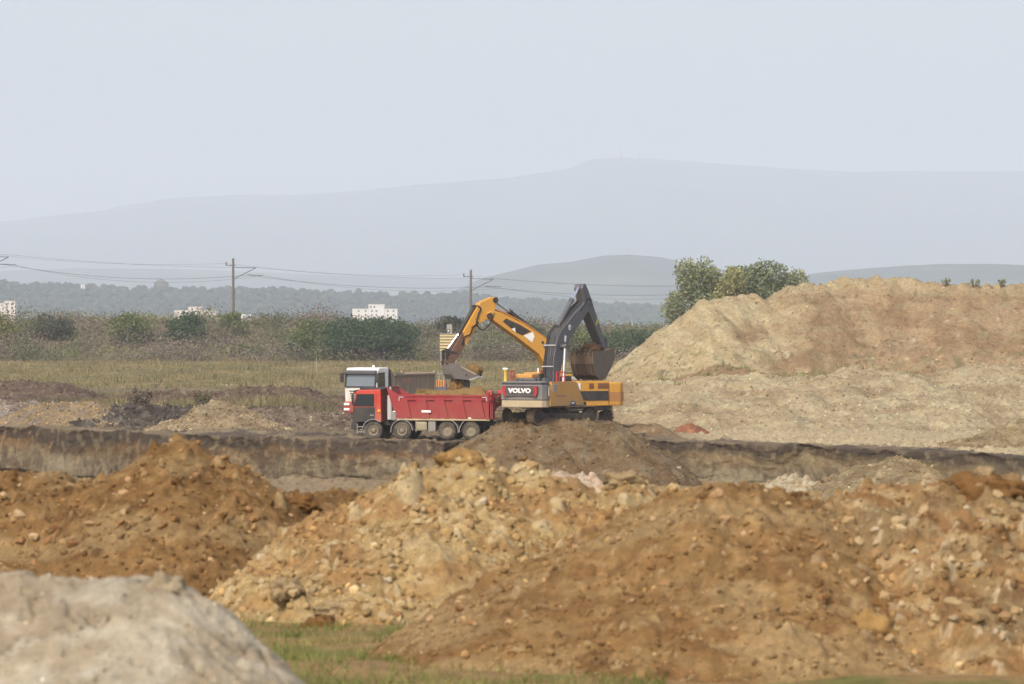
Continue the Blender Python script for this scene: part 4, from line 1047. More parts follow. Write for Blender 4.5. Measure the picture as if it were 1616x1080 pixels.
_tm = {}
def wheel(root, x, y, r, w, mat_rim=None, dual=False):
    key = (round(r, 3), round(w, 3), y > 0)
    if key not in _tm:
        s = 1 if y > 0 else -1
        p = P(); h = w / 2
        p.lathe([(r * 0.58, -h), (r * 0.88, -h), (r * 0.97, -h * 0.8), (r, -h * 0.4), (r, h * 0.4), (r * 0.97, h * 0.8), (r * 0.88, h), (r * 0.58, h), (r * 0.56, h * 0.7)], (0, 0, 0), 'y', 32)
        for i in range(26):
            a = 2 * math.pi * i / 26
            p.box((math.cos(a) * r * 1.0, s * h * 0.45, math.sin(a) * r * 1.0), (0.05, h * 1.0, 0.06), (0, -a, 0))
        t = p.build('wheel', M_tyre, None, True)
        q = P()
        q.lathe([(r * 0.59, s * h * 0.72), (r * 0.57, s * h * 0.98), (r * 0.5, s * h * 0.9), (r * 0.44, s * h * (0.35 if dual else 0.75)), (r * 0.25, s * h * (0.30 if dual else 0.8)), (r * 0.22, s * h * (0.7 if dual else 1.15)), (r * 0.12, s * h * (0.8 if dual else 1.25))], (0, 0, 0), 'y', 24)
        hb = P().lathe([(r * 0.43, s * h * (0.37 if dual else 0.77)), (r * 0.42, s * h * (0.42 if dual else 0.82)), (r * 0.26, s * h * (0.36 if dual else 0.86)), (r * 0.2, s * h * 0.3)], (0, 0, 0), 'y', 24).build('hub_recess', M_hub, None, True)
        for i in range(8):
            a = 2 * math.pi * i / 8
            q.cyl((math.cos(a) * r * 0.34, s * h * 0.3, math.sin(a) * r * 0.34), (math.cos(a) * r * 0.34, s * h * (0.5 if dual else 0.95), math.sin(a) * r * 0.34), 0.03, 0.03, 6)
        rm = q.build('rim', mat_rim or M_rim, None, True)
        _tm[key] = (t.data, rm.data, hb.data)
        for q_ in (t, rm, hb): bpy.data.objects.remove(q_)
    a, b, c = _tm[key]
    o = link_mesh('wheel', a, None, root, (x, y, r)); link_mesh('rim', b, None, o); link_mesh('hub_recess', c, None, o)
    o.rotation_euler = (0, x * 1.7, 0)
    return o

def fender(root, x, y, r, a0, a1, w=0.55):
    pts = [(x + math.cos(a) * r, math.sin(a) * r) for a in np.linspace(R(a0), R(a1), 9)]
    inn = [(x + math.cos(a) * (r - 0.045), math.sin(a) * (r - 0.045)) for a in np.linspace(R(a1), R(a0), 9)]
    pz = [(a, b + 0.5) for a, b in pts + inn]
    P().prism(pz, y - w / 2, y + w / 2).build('fender', M_grey, root)

def chassis(root, xs, r=0.53):
    P().box((-0.1, 0.42, 0.93), (8.0, 0.1, 0.26)).box((-0.1, -0.42, 0.93), (8.0, 0.1, 0.26)).box((3.4, 0, 0.93), (0.2, 0.74, 0.2)).box((-3.9, 0, 0.93), (0.2, 0.74, 0.2)).build('chassis_frame', M_black, root)
    for i, x in enumerate(xs):
        P().cyl((x, -0.95, 0.53), (x, 0.95, 0.53), 0.09, 0.09, 10).box((x, 0, 0.53), (0.4, 0.5, 0.4), None, 0.08).build('axle', M_black, root)
        for s in (1, -1): wheel(root, x, s * (1.06 if i < 2 else 1.0), r, 0.34 if i < 2 else 0.52, None, i >= 2)
    for s in (1, -1):
        for x in xs[:2]: fender(root, x, s * 1.05, 0.68, 5 if x == xs[0] else -8, 178 if x == xs[1] else 130)
        fender(root, xs[2], s * 1.0, 0.70, 110, 188, 0.6); fender(root, xs[3], s * 1.0, 0.70, -5, 55, 0.6)

def tipper_bed(root, x0, x1, z0, z1, mats, head=0.45, lean=0.55, n_rib=5, ribs=True):
    """open tipper body: x0 rear, x1 front at floor level"""
    mw, mr, ml = mats
    bed = P().box(((x0 + x1) / 2, 0, z0 + 0.02), (x1 - x0, 2.3, 0.10)).box(((x0 + x1) / 2, 0.5, z0 - 0.08), (x1 - x0 - 0.4, 0.14, 0.12)).box(((x0 + x1) / 2, -0.5, z0 - 0.08), (x1 - x0 - 0.4, 0.14, 0.12)).build('tipper_bed', mw, root)
    for s in (1, -1):
        y = 1.2 * s
        P().prism([(x0, z0), (x1, z0), (x1 + lean * 0.15, z1), (x0, z1)], y - 0.03, y + 0.03).build('side_wall', mw, bed)
        P().box(((x0 + x1) / 2 + 0.03, y + 0.06 * s, z1 - 0.04), (x1 - x0 + 0.1, 0.12, 0.12), None, 0.02).build('top_rail', mr, bed)
        P().box(((x0 + x1) / 2, y + 0.05 * s, z0 - 0.02), (x1 - x0 + 0.05, 0.14, 0.10), None, 0.02).build('bottom_rail', ml, bed)
        if ribs:
            stp = (x1 - x0) / n_rib
            for i in range(n_rib):
                xt = x1 - 0.12 - stp * i
                zt = z1 - 0.12; zb = z0 + 0.05
                P().prism([(xt + 0.12, zt), (xt - stp * 0.42, zt), (xt - stp * 0.42 - 0.28, zb), (xt + 0.12 - 0.28 if i else xt, zb)], y + 0.03 * s, y + 0.13 * s).build('rib', mw, bed)
                P().box((xt - stp * 0.7, y + 0.06 * s, z1 - 0.21), (stp * 0.62, 0.10, 0.16)).build('upper_plate', mw, bed)
        P().box((x0 + 0.09, y + 0.05 * s, (z0 + z1) / 2 + 0.1), (0.16, 0.18, z1 - z0 + 0.2), None, 0.02).build('corner_post', mw, bed)
    P().prism([(x1, z0), (x1 + 0.07, z0), (x1 + lean + 0.07, z1 + head), (x1 + lean, z1 + head)], -1.2, 1.2).build('front_wall', mw, bed)
    for s in (1, -1):
        P().prism([(x1 + 0.05, z0 + 0.1), (x1 + lean, z1 + head - 0.02), (x1 - 0.1, z1 + 0.0), (x1 - 0.1, z1 - 0.1)], 1.17 * s, 1.19 * s).build('corner_gusset', mw, bed)
    P().box((x1 + lean + 0.05, 0, z1 + head), (0.14, 2.42, 0.08), None, 0.02).build('headboard_rail', mr, bed)
    tg = P().box((x0 - 0.06, 0, (z0 + z1) / 2 + 0.05), (0.08, 2.34, z1 - z0 + 0.05)).build('tailgate', mw, bed)
    return bed, tg

def red_truck():
    p0 = at(674, 695, 0) if False else None
    root = empty('tipper_truck', (-4.64, 247.9, 0.02), R(166)); tag(root, 'red four-axle tipper truck parked on the pit edge', 'truck')
    xs = (3.2, 1.48, -1.23, -2.64)
    chassis(root, xs)
    bed, tg = tipper_bed(root, -3.75, 1.75, 1.18, 2.58, (M_redd, M_redd, M_dust), 0.42, 0.6)
    for i in range(7): P().box((-3.87, -1.05 + i * 0.35, 1.9), (0.10, 0.09, 1.4)).build('tailgate_rib', M_redd, bed)
    for s in (1, -1):
        P().box((-3.77, 1.15 * s, 2.72), (0.25, 0.14, 0.3), None, 0.03).build('hinge', M_red, bed)
    P().box((0.0, 1.345, 1.64), (0.55, 0.012, 0.13)).build('name_plate', M_decal, bed)
    for x in (1.2, -1.0, -2.6): P().box((x, 1.3, 1.26), (0.16, 0.05, 0.08)).build('reflector', M_lamp, bed)
    for x, d in ((1.62, 1), (-3.6, -1)):
        P().box((x - d * 0.12, 1.345, 2.46), (0.28, 0.02, 0.05)).box((x, 1.345, 2.36), (0.05, 0.02, 0.24)).build('corner_marker', M_lgrey, bed)
    P().box((1.95, 1.25, 1.62), (0.14, 0.04, 0.06)).build('side_lamp', M_lamp, bed)
    # cab
    cab = P().prism([(2.74, 1.0), (4.42, 1.0), (4.5, 1.75), (4.28, 2.72), (4.1, 2.86), (2.78, 2.9)], -1.17, 1.17, bev=0.05).build('cab', M_cabred, root)
    P().prism([(3.12, 1.02), (4.43, 1.02), (4.45, 1.72), (4.42, 1.86), (3.12, 1.86)], 1.165, 1.19).build('door', M_black, cab)
    P().prism([(3.16, 1.9), (4.38, 1.9), (4.2, 2.62), (3.16, 2.62)], 1.165, 1.182).build('side_window', M_glass, cab)
    P().prism([(3.16, 1.9), (4.38, 1.9), (4.2, 2.62), (3.16, 2.62)], -1.182, -1.165).build('side_window', M_glass, cab)
    P().prism([(4.497, 1.85), (4.515, 1.85), (4.32, 2.68), (4.30, 2.68)], -1.02, 1.02).build('windscreen', M_glass, cab)
    P().box((3.1, 1.19, 2.25), (0.10, 0.05, 0.75)).box((3.75, 1.19, 2.66), (1.25, 0.05, 0.08)).build('window_frame', M_cabred, cab)
    P().box((3.35, 0, 2.93), (1.5, 2.0, 0.10), None, 0.04).build('roof_hatch', M_black, cab)
    P().box((4.32, 0, 2.78), (0.30, 2.2, 0.14), (0, R(12), 0), 0.04).build('sun_visor', M_black, cab)
    P().box((4.52, 0, 1.4), (0.06, 1.5, 0.5)).build('grille', M_black, cab)
    P().box((4.4, 0, 0.78), (0.36, 2.36, 0.46), None, 0.06).build('bumper', M_black, root)
    for s in (1, -1):
        P().box((4.58, 0.9 * s, 0.85), (0.05, 0.34, 0.18), None, 0.02).build('headlight', M_lamp, root)
        P().box((4.42, 1.34 * s, 2.3), (0.10, 0.18, 0.55), None, 0.03).box((4.42, 1.25 * s, 2.6), (0.05, 0.3, 0.04)).box((4.42, 1.25 * s, 2.0), (0.05, 0.3, 0.04)).build('mirror', M_black, cab)
        P().box((3.95, 1.1 * s, 0.72), (0.5, 0.24, 0.05)).box((3.95, 1.1 * s, 0.42), (0.46, 0.24, 0.05)).box((3.72, 1.12 * s, 0.6), (0.05, 0.2, 0.6)).box((4.18, 1.12 * s, 0.6), (0.05, 0.2, 0.6)).build('step', M_grey, root)
    P().box((2.86, 1.2, 1.65), (0.16, 0.05, 0.13), None, 0.02).build('side_lamp', M_amber, cab)
    P().box((3.3, 1.205, 1.4), (0.22, 0.03, 0.04)).build('door_handle', M_lgrey, cab)
    P().cyl((2.26, 1.02, 1.15), (2.26, 1.02, 2.55), 0.15, 0.15, 18).build('silencer', M_lgrey, root, True)
    P().cyl((2.26, 1.0, 2.45), (2.24, 1.0, 3.05), 0.07, 0.07, 12).build('exhaust_pipe', M_lgrey, root, True)
    P().box((2.28, 0.2, 1.75), (0.5, 1.2, 1.3), None, 0.05).build('air_intake', M_black, root)
    P().box((1.98, 1.0, 1.35), (0.3, 0.45, 0.5), None, 0.05).build('oil_tank', M_grey, root)
    P().box((0.32, 1.02, 0.78), (0.70, 0.48, 0.55), None, 0.1).box((0.62, 1.02, 0.8), (0.06, 0.52, 0.66)).build('fuel_tank', M_tank, root)
    P().box((-0.32, 1.05, 0.78), (0.44, 0.42, 0.58), None, 0.03).build('battery_box', M_grey, root)
    P().box((0.1, -1.0, 0.78), (1.2, 0.46, 0.55), None, 0.08).build('air_tank', M_grey, root)
    P().box((-4.05, 0, 0.75), (0.12, 2.2, 0.16), None, 0.02).build('rear_bumper', M_grey, root)
    for s in (1, -1): P().box((-3.45, 1.0 * s, 0.75), (0.03, 0.5, 0.5)).build('mudflap', M_hose, root)
    return root
red_truck()

def lump(name, label, loc, rx, ry, rz_, hgt, rgb, seed, rz=0.0, cat='soil', parent=None, sub=4):
    bm = bmesh.new(); bmesh.ops.create_icosphere(bm, subdivisions=sub, radius=1.0)
    co = np.array([v.co[:] for v in bm.verts])
    d = 1 + 0.42 * fbm(co[:, 0] * 2.2 + seed, co[:, 1] * 2.2 + co[:, 2] * 1.5, seed, 4) + 0.22 * fbm(co[:, 0] * 7 + co[:, 2] * 4, co[:, 1] * 7, seed + 3, 3)
    for v, k in zip(bm.verts, d): v.co = Vector((v.co.x * rx, v.co.y * ry, v.co.z * rz_)) * float(k)
    me = bpy.data.meshes.new(name); bm.to_mesh(me); bm.free()
    for p in me.polygons: p.use_smooth = True
    o = link_mesh(name, me, clod_mat(name + '_soil', rgb), parent, loc); o.rotation_euler = (0, 0, rz)
    if label: tag(o, label, cat)
    return o
lump('soil_load', 'brown soil heaped in the red tipper bed', (-3.3, 247.7, 2.3), 2.3, 0.95, 0.62, 0, (124, 100, 62), 71, R(166))

def white_truck():
    fwd = Vector((-math.sin(R(27)), -math.cos(R(27)), 0))
    fc = at(569, 600, 280)
    root = empty('tipper_truck', (fc.x - fwd.x * 4.5, 280 - fwd.y * 4.5, 0.22), R(270 - 27)); tag(root, 'white-cabbed tipper truck with a grey brown bed, behind the red truck', 'truck')
    chassis(root, (3.2, 1.5, -1.3, -2.7), 0.55)
    bed, tg = tipper_bed(root, -3.6, 2.1, 1.35, 3.05, (M_bedgrey, M_bedgrey, M_bedgrey), 0.16, 0.3, 5, False)
    for i in range(4):
        x = 1.6 - i * 1.35
        P().box((x, 1.26, 2.2), (0.12, 0.08, 1.6)).build('rib', M_bedgrey, bed)
    P().box((0.4, 1.26, 2.62), (1.1, 0.03, 0.34)).build('name_plate', plain('faded_plate', (160, 116, 92), 0.8), bed)
    cab = P().prism([(2.85, 1.25), (4.42, 1.25), (4.5, 2.2), (4.36, 3.3), (4.15, 3.5), (2.85, 3.52)], -1.2, 1.2, bev=0.07).build('cab', M_white, root)
    ws = P().prism([(4.50, 2.28), (4.525, 2.28), (4.395, 3.22), (4.37, 3.22)], -1.08, 1.08).build('windscreen', M_screen, cab)
    P().box((4.505, 0, 2.25), (0.06, 2.2, 0.09)).box((4.46, 1.11, 2.75), (0.14, 0.09, 1.05), (0, R(-8), 0)).box((4.46, -1.11, 2.75), (0.14, 0.09, 1.05), (0, R(-8), 0)).build('windscreen_seal', M_black, cab)
    P().box((4.47, 0, 3.22), (0.34, 2.3, 0.22), (0, R(10), 0), 0.05).build('sun_visor', M_char, cab)
    for s in (1, -1):
        P().prism([(3.35, 2.2), (4.36, 2.2), (4.25, 3.2), (3.4, 3.2)], 1.195 * s, 1.215 * s).build('side_window', M_glass, cab)
        P().box((4.62, 1.34 * s, 2.85), (0.14, 0.22, 0.62), None, 0.03).box((4.55, 1.2 * s, 3.1), (0.12, 0.3, 0.05)).build('mirror', M_black, cab)
        P().box((4.72, 0.92 * s, 1.12), (0.05, 0.4, 0.16), None, 0.03).build('headlight', M_lamp, root)
        P().box((4.72, 0.92 * s, 0.78), (0.05, 0.42, 0.15), None, 0.03).build('headlight', M_lamp, root)
        P().box((3.9, 1.18 * s, 0.7), (0.55, 0.14, 0.05)).box((3.9, 1.18 * s, 0.45), (0.5, 0.14, 0.05)).build('step', M_grey, root)
    for i in range(4): P().box((4.50, -0.15, 1.98 - i * 0.16), (0.04, 1.35 - i * 0.08, 0.055)).build('grille_slot', M_black, cab)
    P().box((4.515, -0.1, 1.36), (0.05, 0.5, 0.12)).build('badge', M_char, cab)
    P().box((4.52, 0, 0.92), (0.36, 2.44, 0.72), None, 0.08).build('bumper', M_bumpred, root)
    P().cyl((4.0, 0.7, 3.5), (4.0, 0.7, 3.68), 0.11, 0.08, 12).build('beacon', M_lamp, cab, True)
    P().box((2.55, 0.0, 2.5), (0.42, 2.0, 1.9), None, 0.05).build('air_intake', M_black, root)
    P().cyl((2.5, 1.05, 1.2), (2.5, 1.05, 3.35), 0.13, 0.13, 14).build('exhaust_pipe', M_black, root, True)
white_truck()

# ------------------------------------------------------------------ excavators
def stadium(L, r, n=10):
    pts = [(L / 2 + math.cos(a) * r, r + math.sin(a) * r) for a in np.linspace(-math.pi / 2, math.pi / 2, n)]
    pts += [(-L / 2 + math.cos(a) * r, r + math.sin(a) * r) for a in np.linspace(math.pi / 2, 3 * math.pi / 2, n)]
    return pts

def crawler(root, rel, gauge, L, r, w, mats):
    mt, md = mats
    P().cyl((0, 0, 0.55), (0, 0, 1.08), 0.75, 0.7, 24).box((0, 0, 0.62), (1.6, gauge - w, 0.4), None, 0.08).build('undercarriage', md, root).rotation_euler = (0, 0, rel)
    for s in (1, -1):
        y = s * gauge / 2
        o = P()
        out = stadium(L, r, 12); inn = [(a * (1 - 0.055 / (abs(a) + 1e-6) * 0) if False else a, b) for a, b in out]
        # belt
        belt_in = stadium(L, r - 0.06, 12); belt_in = [(a, b + 0.06) for a, b in belt_in]
        n = len(out)
        for i in range(n):
            j = (i + 1) % n
            o.prism([out[i], out[j], belt_in[j], belt_in[i]], y - w * 0.3, y + w * 0.3)
        per = 2 * L + 2 * math.pi * r; ns = int(per / 0.19)
        for k in range(ns):
            d = per * k / ns
            if d < L: q = (-L / 2 + d, 0.0); a = -math.pi / 2
            elif d < L + math.pi * r:
                a = -math.pi / 2 + (d - L) / r; q = (L / 2 + math.cos(a) * r, r + math.sin(a) * r)
            elif d < 2 * L + math.pi * r: q = (L / 2 - (d - L - math.pi * r), 2 * r); a = math.pi / 2
            else:
                a = math.pi / 2 + (d - 2 * L - math.pi * r) / r; q = (-L / 2 + math.cos(a) * r, r + math.sin(a) * r)
            o.box((q[0], y, q[1]), (0.05, w, 0.165), (0, -a, 0))
        tk = o.build('track', mt, root); tk.rotation_euler = (0, 0, rel)
        tk['kind'] = 'stuff' if False else 'thing'; del tk['kind']
        P().box((0, y - 0.0, r * 0.95), (L * 0.86, w * 0.5, r * 0.7), None, 0.05).build('track_frame', md, tk)
        for xx in (-L / 2, L / 2): P().cyl((xx, y - w * 0.28, r), (xx, y + w * 0.28, r), r - 0.09, r - 0.09, 18).build('idler_wheel', md, tk)
        for i in range(6): P().cyl((-L / 2 + 0.5 + i * (L - 1.0) / 5, y - w * 0.33, 0.2), (-L / 2 + 0.5 + i * (L - 1.0) / 5, y + w * 0.33, 0.2), 0.14, 0.14, 10).build('roller', mt, tk)
    return root

def ram(root, name, a, b, c, r, barrel_mat, y=0.0):
    """barrel from a to b, chrome rod from b to c"""
    a, b, c = (Vector((q[0], y, q[1])) for q in (a, b, c))
    d = (c - b).normalized()
    o = P().cyl(a, b, r, r, 14).cyl(b - d * 0.12, b + d * 0.05, r * 1.2, r * 1.2, 14).cyl(a + Vector((0, -r, 0)), a + Vector((0, r, 0)), r * 1.1, r * 1.1, 10).build(name, barrel_mat, root, True)
    P().cyl(b, c, r * 0.6, r * 0.6, 12).build('rod', M_chrome, o, True)
    P().cyl(c + Vector((0, -r, 0)), c + Vector((0, r, 0)), r * 1.1, r * 1.1, 10).build('rod_eye', barrel_mat, o, True)

def hose(root, pts, r=0.03, mat=None, name='hose'):
    # Catmull-Rom through the points
    v = [Vector(p) for p in pts]; v = [v[0]] + v + [v[-1]]; out = []
    for i in range(1, len(v) - 2):
        for t in np.linspace(0, 1, 7)[:-1]:
            a, b, c, d = v[i - 1], v[i], v[i + 1], v[i + 2]
            out.append(0.5 * ((2 * b) + (c - a) * t + (2 * a - 5 * b + 4 * c - d) * t * t + (3 * b - a - 3 * c + d) * t ** 3))
    out.append(v[-2])
    P().tube(out, r, 6).build(name, mat or M_hose, root)

def dark_excavator():
    root = empty('excavator', (1.97, 241.0, 1.08), R(63)); tag(root, 'black and yellow tracked excavator lifting a full bucket on the earth platform', 'excavator')
    crawler(root, R(42 - 63), 2.65, 3.95, 0.5, 0.6, (M_track, M_trackd))
    P().box((0.05, 0, 1.12), (4.6, 2.7, 0.2), None, 0.03).build('turntable_deck', M_black, root)
    # counterweight
    plan = [(-2.5, -1.43), (-2.85, -1.43), (-3.15, -1.28), (-3.3, -0.8), (-3.36, 0), (-3.3, 0.8), (-3.15, 1.28), (-2.85, 1.43), (-2.5, 1.43)]
    sc = lambda k, q: [(-1.95 + (x + 1.95) * k, y * q) for x, y in plan]
    cw = P().prism(plan, 1.42, 2.26, 'z', 0.04).build('counterweight', M_cw, root)
    P().prism(sc(0.985, 0.985), 1.0, 1.40, 'z', 0.05).build('lower_weight', M_dust, cw)
    P().prism(sc(0.97, 0.975), 2.263, 2.35, 'z').build('dark_groove', M_cwd, cw)  # set-back band in the darker counterweight paint
    P().prism(sc(1.0, 1.0), 2.353, 2.46, 'z', 0.03).build('top_lip', M_cw, cw)
    P().prism([(-1.02, 1.62), (0.95, 1.62), (1.12, 2.2), (-1.12, 2.2)], -3.40, -3.33, 'x').build('badge_panel', M_cwd, cw)
    for s in (1, -1):
        P().prism([(s * 0.82, 1.64), (s * 1.0, 1.64), (s * 1.10, 1.9), (s * 1.06, 2.19), (s * 0.84, 2.19), (s * 0.94, 1.92)], -3.41, -3.40, 'x').build('red_stripe', M_redec, cw)
    MT = Matrix.Translation((-3.405, 0, 1.93)) @ Matrix(((0, 0, -1, 0), (-1, 0, 0, 0), (0, 1, 0, 0), (0, 0, 0, 1)))
    lettering('VOLVO', 0.34, M_decal, cw, MT, 0.018, 1.0, 1.22)
    # house panels
    P().box((-1.15, 0, 1.72), (2.64, 2.7, 1.15), None, 0.04).build('engine_housing', M_char, root)
    yp = [(-2.47, 1.06), (-2.47, 1.55), (-2.33, 2.42), (0.55, 2.42), (0.95, 2.3), (1.35, 1.75), (1.75, 1.25), (1.75, 1.06), (0.75, 1.06), (0.6, 1.28), (0.05, 1.28), (-0.1, 1.06)]
    sp = P().prism(yp, -1.47, -1.2).build('side_panel', M_yel, root)
    P().prism([(-0.12, 1.06), (0.06, 1.3), (0.6, 1.3), (0.77, 1.06)], -1.49, -1.25).build('notch_cover', M_char, sp)
    P().box((0.33, -1.496, 1.2), (0.3, 0.012, 0.07)).build('model_plate', M_decal, sp)
    P().box((-1.95, -1.478, 2.1), (0.5, 0.02, 0.42)).build('grille', M_lgrey, sp)
    for i in range(4): P().box((-1.95, -1.49, 1.96 + i * 0.09), (0.45, 0.015, 0.03)).build('grille_slot', M_cwd, sp)
    P().box((-1.1, -1.477, 1.62), (1.2, 0.012, 0.03)).build('seam', M_char, sp)
    P().prism([(-2.47, 1.06), (-2.47, 2.4), (-0.2, 2.4), (-0.2, 1.06)], 1.2, 1.46).build('side_panel', M_yel, root)
    P().box((-1.3, 0.45, 2.53), (1.0, 1.1, 0.16), None, 0.04).build('hood', M_char, root)
    P().box((-0.95, 0.75, 2.72), (0.85, 1.0, 0.24), None, 0.06).build('engine_cover', M_yel, root)
    P().cyl((-1.5, -0.35, 2.4), (-1.5, -0.35, 2.85), 0.08, 0.07, 10).build('exhaust_pipe', M_black, root)
    P().box((-1.2, -0.35, 2.5), (0.5, 0.5, 0.22), None, 0.04).build('intake_box', M_char, root)
    cab = P().prism([(0.15, 1.1), (2.0, 1.1), (2.05, 1.9), (1.55, 2.78), (0.2, 2.8)], 0.48, 1.44, bev=0.04).build('cab', M_char, root)
    P().prism([(0.35, 1.7), (1.85, 1.7), (1.4, 2.62), (0.35, 2.62)], 1.435, 1.455).build('window', M_glass, cab)
    P().box((0.14, 0.96, 2.25), (0.03, 0.75, 0.75)).build('window', M_glass, cab)
    P().box((0.8, 0.96, 2.86), (1.5, 1.0, 0.10), None, 0.03).build('roof', M_yel, cab)
    P().box((0.5, 0.7, 2.95), (0.25, 0.25, 0.12)).build('roof_lamp', M_cabred, cab)
    P().cyl((0.1, 0.6, 2.85), (0.1, 0.6, 3.15), 0.05, 0.05, 8).build('beacon', M_lamp, cab)
    # rails
    for s, xs in ((-1, (-1.45, -1.1, -0.75, -0.4)), (1, (-2.0, -1.75, -1.5))):
        p = P(); y = s * 1.33; zt = 2.95 if s < 0 else 3.0
        for x in xs: p.cyl((x, y, 2.38), (x, y, zt), 0.03, 0.03, 6)
        p.cyl((xs[0], y, zt), (xs[-1], y, zt), 0.03, 0.03, 6).cyl((xs[0], y, 2.7), (xs[-1], y, 2.7), 0.022, 0.022, 6)
        p.build('handrail', M_rail, root)
    P().lathe([(0.10, 0.0), (0.085, 0.08), (0.07, 0.35), (0.085, 0.52), (0.14, 0.62), (0.145, 0.66)], (-2.95, 1.12, 2.46), 'z', 14).build('antenna_mast', paint('mast_yellow', (222, 184, 70), 0.2), root, True)
    P().cyl((-2.95, 1.12, 3.12), (-2.95, 1.12, 3.2), 0.17, 0.14, 16).build('antenna_dome', M_lamp, root, True)
    for x, y in ((-2.6, -0.6), (-2.6, 0.2), (-2.4, 0.7)): P().box((x, y, 2.5), (0.18, 0.12, 0.10), None, 0.02).build('lifting_lug', M_cwd, root)
    P().box((-1.0, 1.49, 1.8), (0.7, 0.02, 0.5)).build('grille', M_char, root)
    for s in (1, -1): P().box((-2.62, s * 1.44, 1.9), (0.12, 0.06, 0.5)).build('tail_lamp', M_lgrey, root)
    # arm
    bp = [(0.1, 1.62), (0.65, 1.62), (1.2, 3.2), (1.8, 4.38), (3.2, 5.38), (5.0, 6.56), (5.14, 6.85), (4.85, 7.08), (3.0, 6.28), (1.4, 5.38), (0.72, 4.9), (0.28, 3.8)]
    boom = P().prism(bp, -0.33, 0.33, bev=0.03).build('boom', M_char, root)
    P().cyl((4.9, -0.38, 6.8), (4.9, 0.38, 6.8), 0.16, 0.16, 14).build('pivot_pin', M_cwd, boom)
    P().cyl((1.15, -0.42, 4.35), (1.15, 0.42, 4.35), 0.16, 0.16, 14).build('pivot_pin', M_cwd, boom)
    for yy in (-0.24, -0.12, 0.02, 0.14, 0.25):
        hose(boom, [(-0.02 + 0.1, yy, 1.9), (0.10, yy, 3.2), (0.22, yy, 3.85), (0.64, yy, 4.95), (1.35, yy, 5.5), (2.9, yy * 0.8, 6.34), (4.2, yy * 0.6, 6.95)], 0.028, M_cwd if yy < 0.1 else M_hose, 'pipe')
    for z, x in ((4.45, 0.42), (3.25, 0.10)):
        P().box((x - 0.04, 0, z), (0.06, 0.72, 0.06)).build('pipe_clamp', M_lgrey, boom)
    P().cyl((2.25, -0.345, 5.45), (2.25, -0.33, 5.45), 0.16, 0.16, 14).build('decal', M_decal, boom)
    P().box((2.28, -0.348, 5.42), (0.10, 0.012, 0.14)).build('decal_mark', M_cwd, boom)
    P().prism([(1.55, 4.65), (1.75, 4.62), (1.82, 4.95), (1.62, 5.0)], -0.345, -0.33).build('decal', M_decal, boom)
    hose(boom, [(3.6, -0.3, 6.3), (4.2, -0.42, 6.9), (4.7, -0.42, 7.1), (5.0, -0.36, 6.95)], 0.035)
    stk = P().prism([(4.02, 7.68), (4.14, 7.9), (4.42, 7.95), (4.75, 7.62), (5.35, 6.85), (7.25, 4.25), (7.2, 4.05), (6.98, 4.0), (4.75, 6.42), (4.5, 6.6)], -0.28, 0.28, bev=0.03).build('stick', M_char, root)
    P().box((5.9, -0.288, 5.75), (0.16, 0.012, 0.42), (0, R(33), 0)).build('decal', M_green, stk)
    P().cyl((7.1, -0.3, 4.12), (7.1, 0.3, 4.12), 0.12, 0.12, 12).build('pivot_pin', M_cwd, stk)
    ram(root, 'stick_cylinder', (1.5, 5.62), (3.15, 7.0), (4.15, 7.78), 0.13, M_char)
    ram(root, 'bucket_cylinder', (5.0, 7.35), (6.3, 5.9), (7.25, 4.75), 0.11, M_char)
    for s in (1, -1): ram(root, 'boom_cylinder', (0.85, 1.3), (0.88, 2.3), (1.12, 4.38), 0.13, M_char, 0.58 * s)
    P().box((7.3, 0.2, 4.45), (0.14, 0.08, 0.75), (0, R(-15), 0)).box((7.3, -0.2, 4.45), (0.14, 0.08, 0.75), (0, R(-15), 0)).build('bucket_link', M_cwd, root)
    prof = [(7.250, 4.250), (7.300, 3.605), (6.650, 2.960), (6.100, 2.556), (5.450, 2.444), (4.900, 2.702), (4.550, 3.347), (4.420, 3.949), (4.520, 3.992), (4.700, 3.605), (6.200, 4.035)]
    bk = P().prism(prof, -0.68, 0.68, bev=0.02).build('bucket', M_bucketd, root)
    for s in (1, -1): P().prism([(7.280, 4.293), (7.340, 3.605), (6.680, 2.934), (6.100, 2.504), (5.450, 2.384), (4.860, 2.659), (4.500, 3.347), (4.400, 3.992), (4.600, 4.035), (6.200, 4.104)], s * 0.685, s * 0.74).build('side_plate', M_bucketg if s < 0 else M_bucketd, bk)
    for i in range(5): P().prism([(4.380, 3.863), (4.550, 3.906), (4.480, 4.207), (4.420, 4.224)], -0.65 + i * 0.295, -0.53 + i * 0.295).build('tooth', M_trackd, bk)
    for i in range(3): P().prism([(4.820, 2.676), (4.900, 2.702), (4.530, 3.347), (4.450, 3.347)], -0.62 + i * 0.5, -0.48 + i * 0.5).build('wear_strip', M_bucketd, bk)
    f, l = Vector((math.cos(R(63)), math.sin(R(63)), 0)), None
    w = root.location + f * 5.6 + Vector((0, 0, 4.0))
    lump('soil_load', 'dark brown soil heaped in the raised bucket of the black and yellow excavator', w, 0.9, 0.6, 0.48, 0, (92, 70, 50), 73, R(63))
dark_excavator()

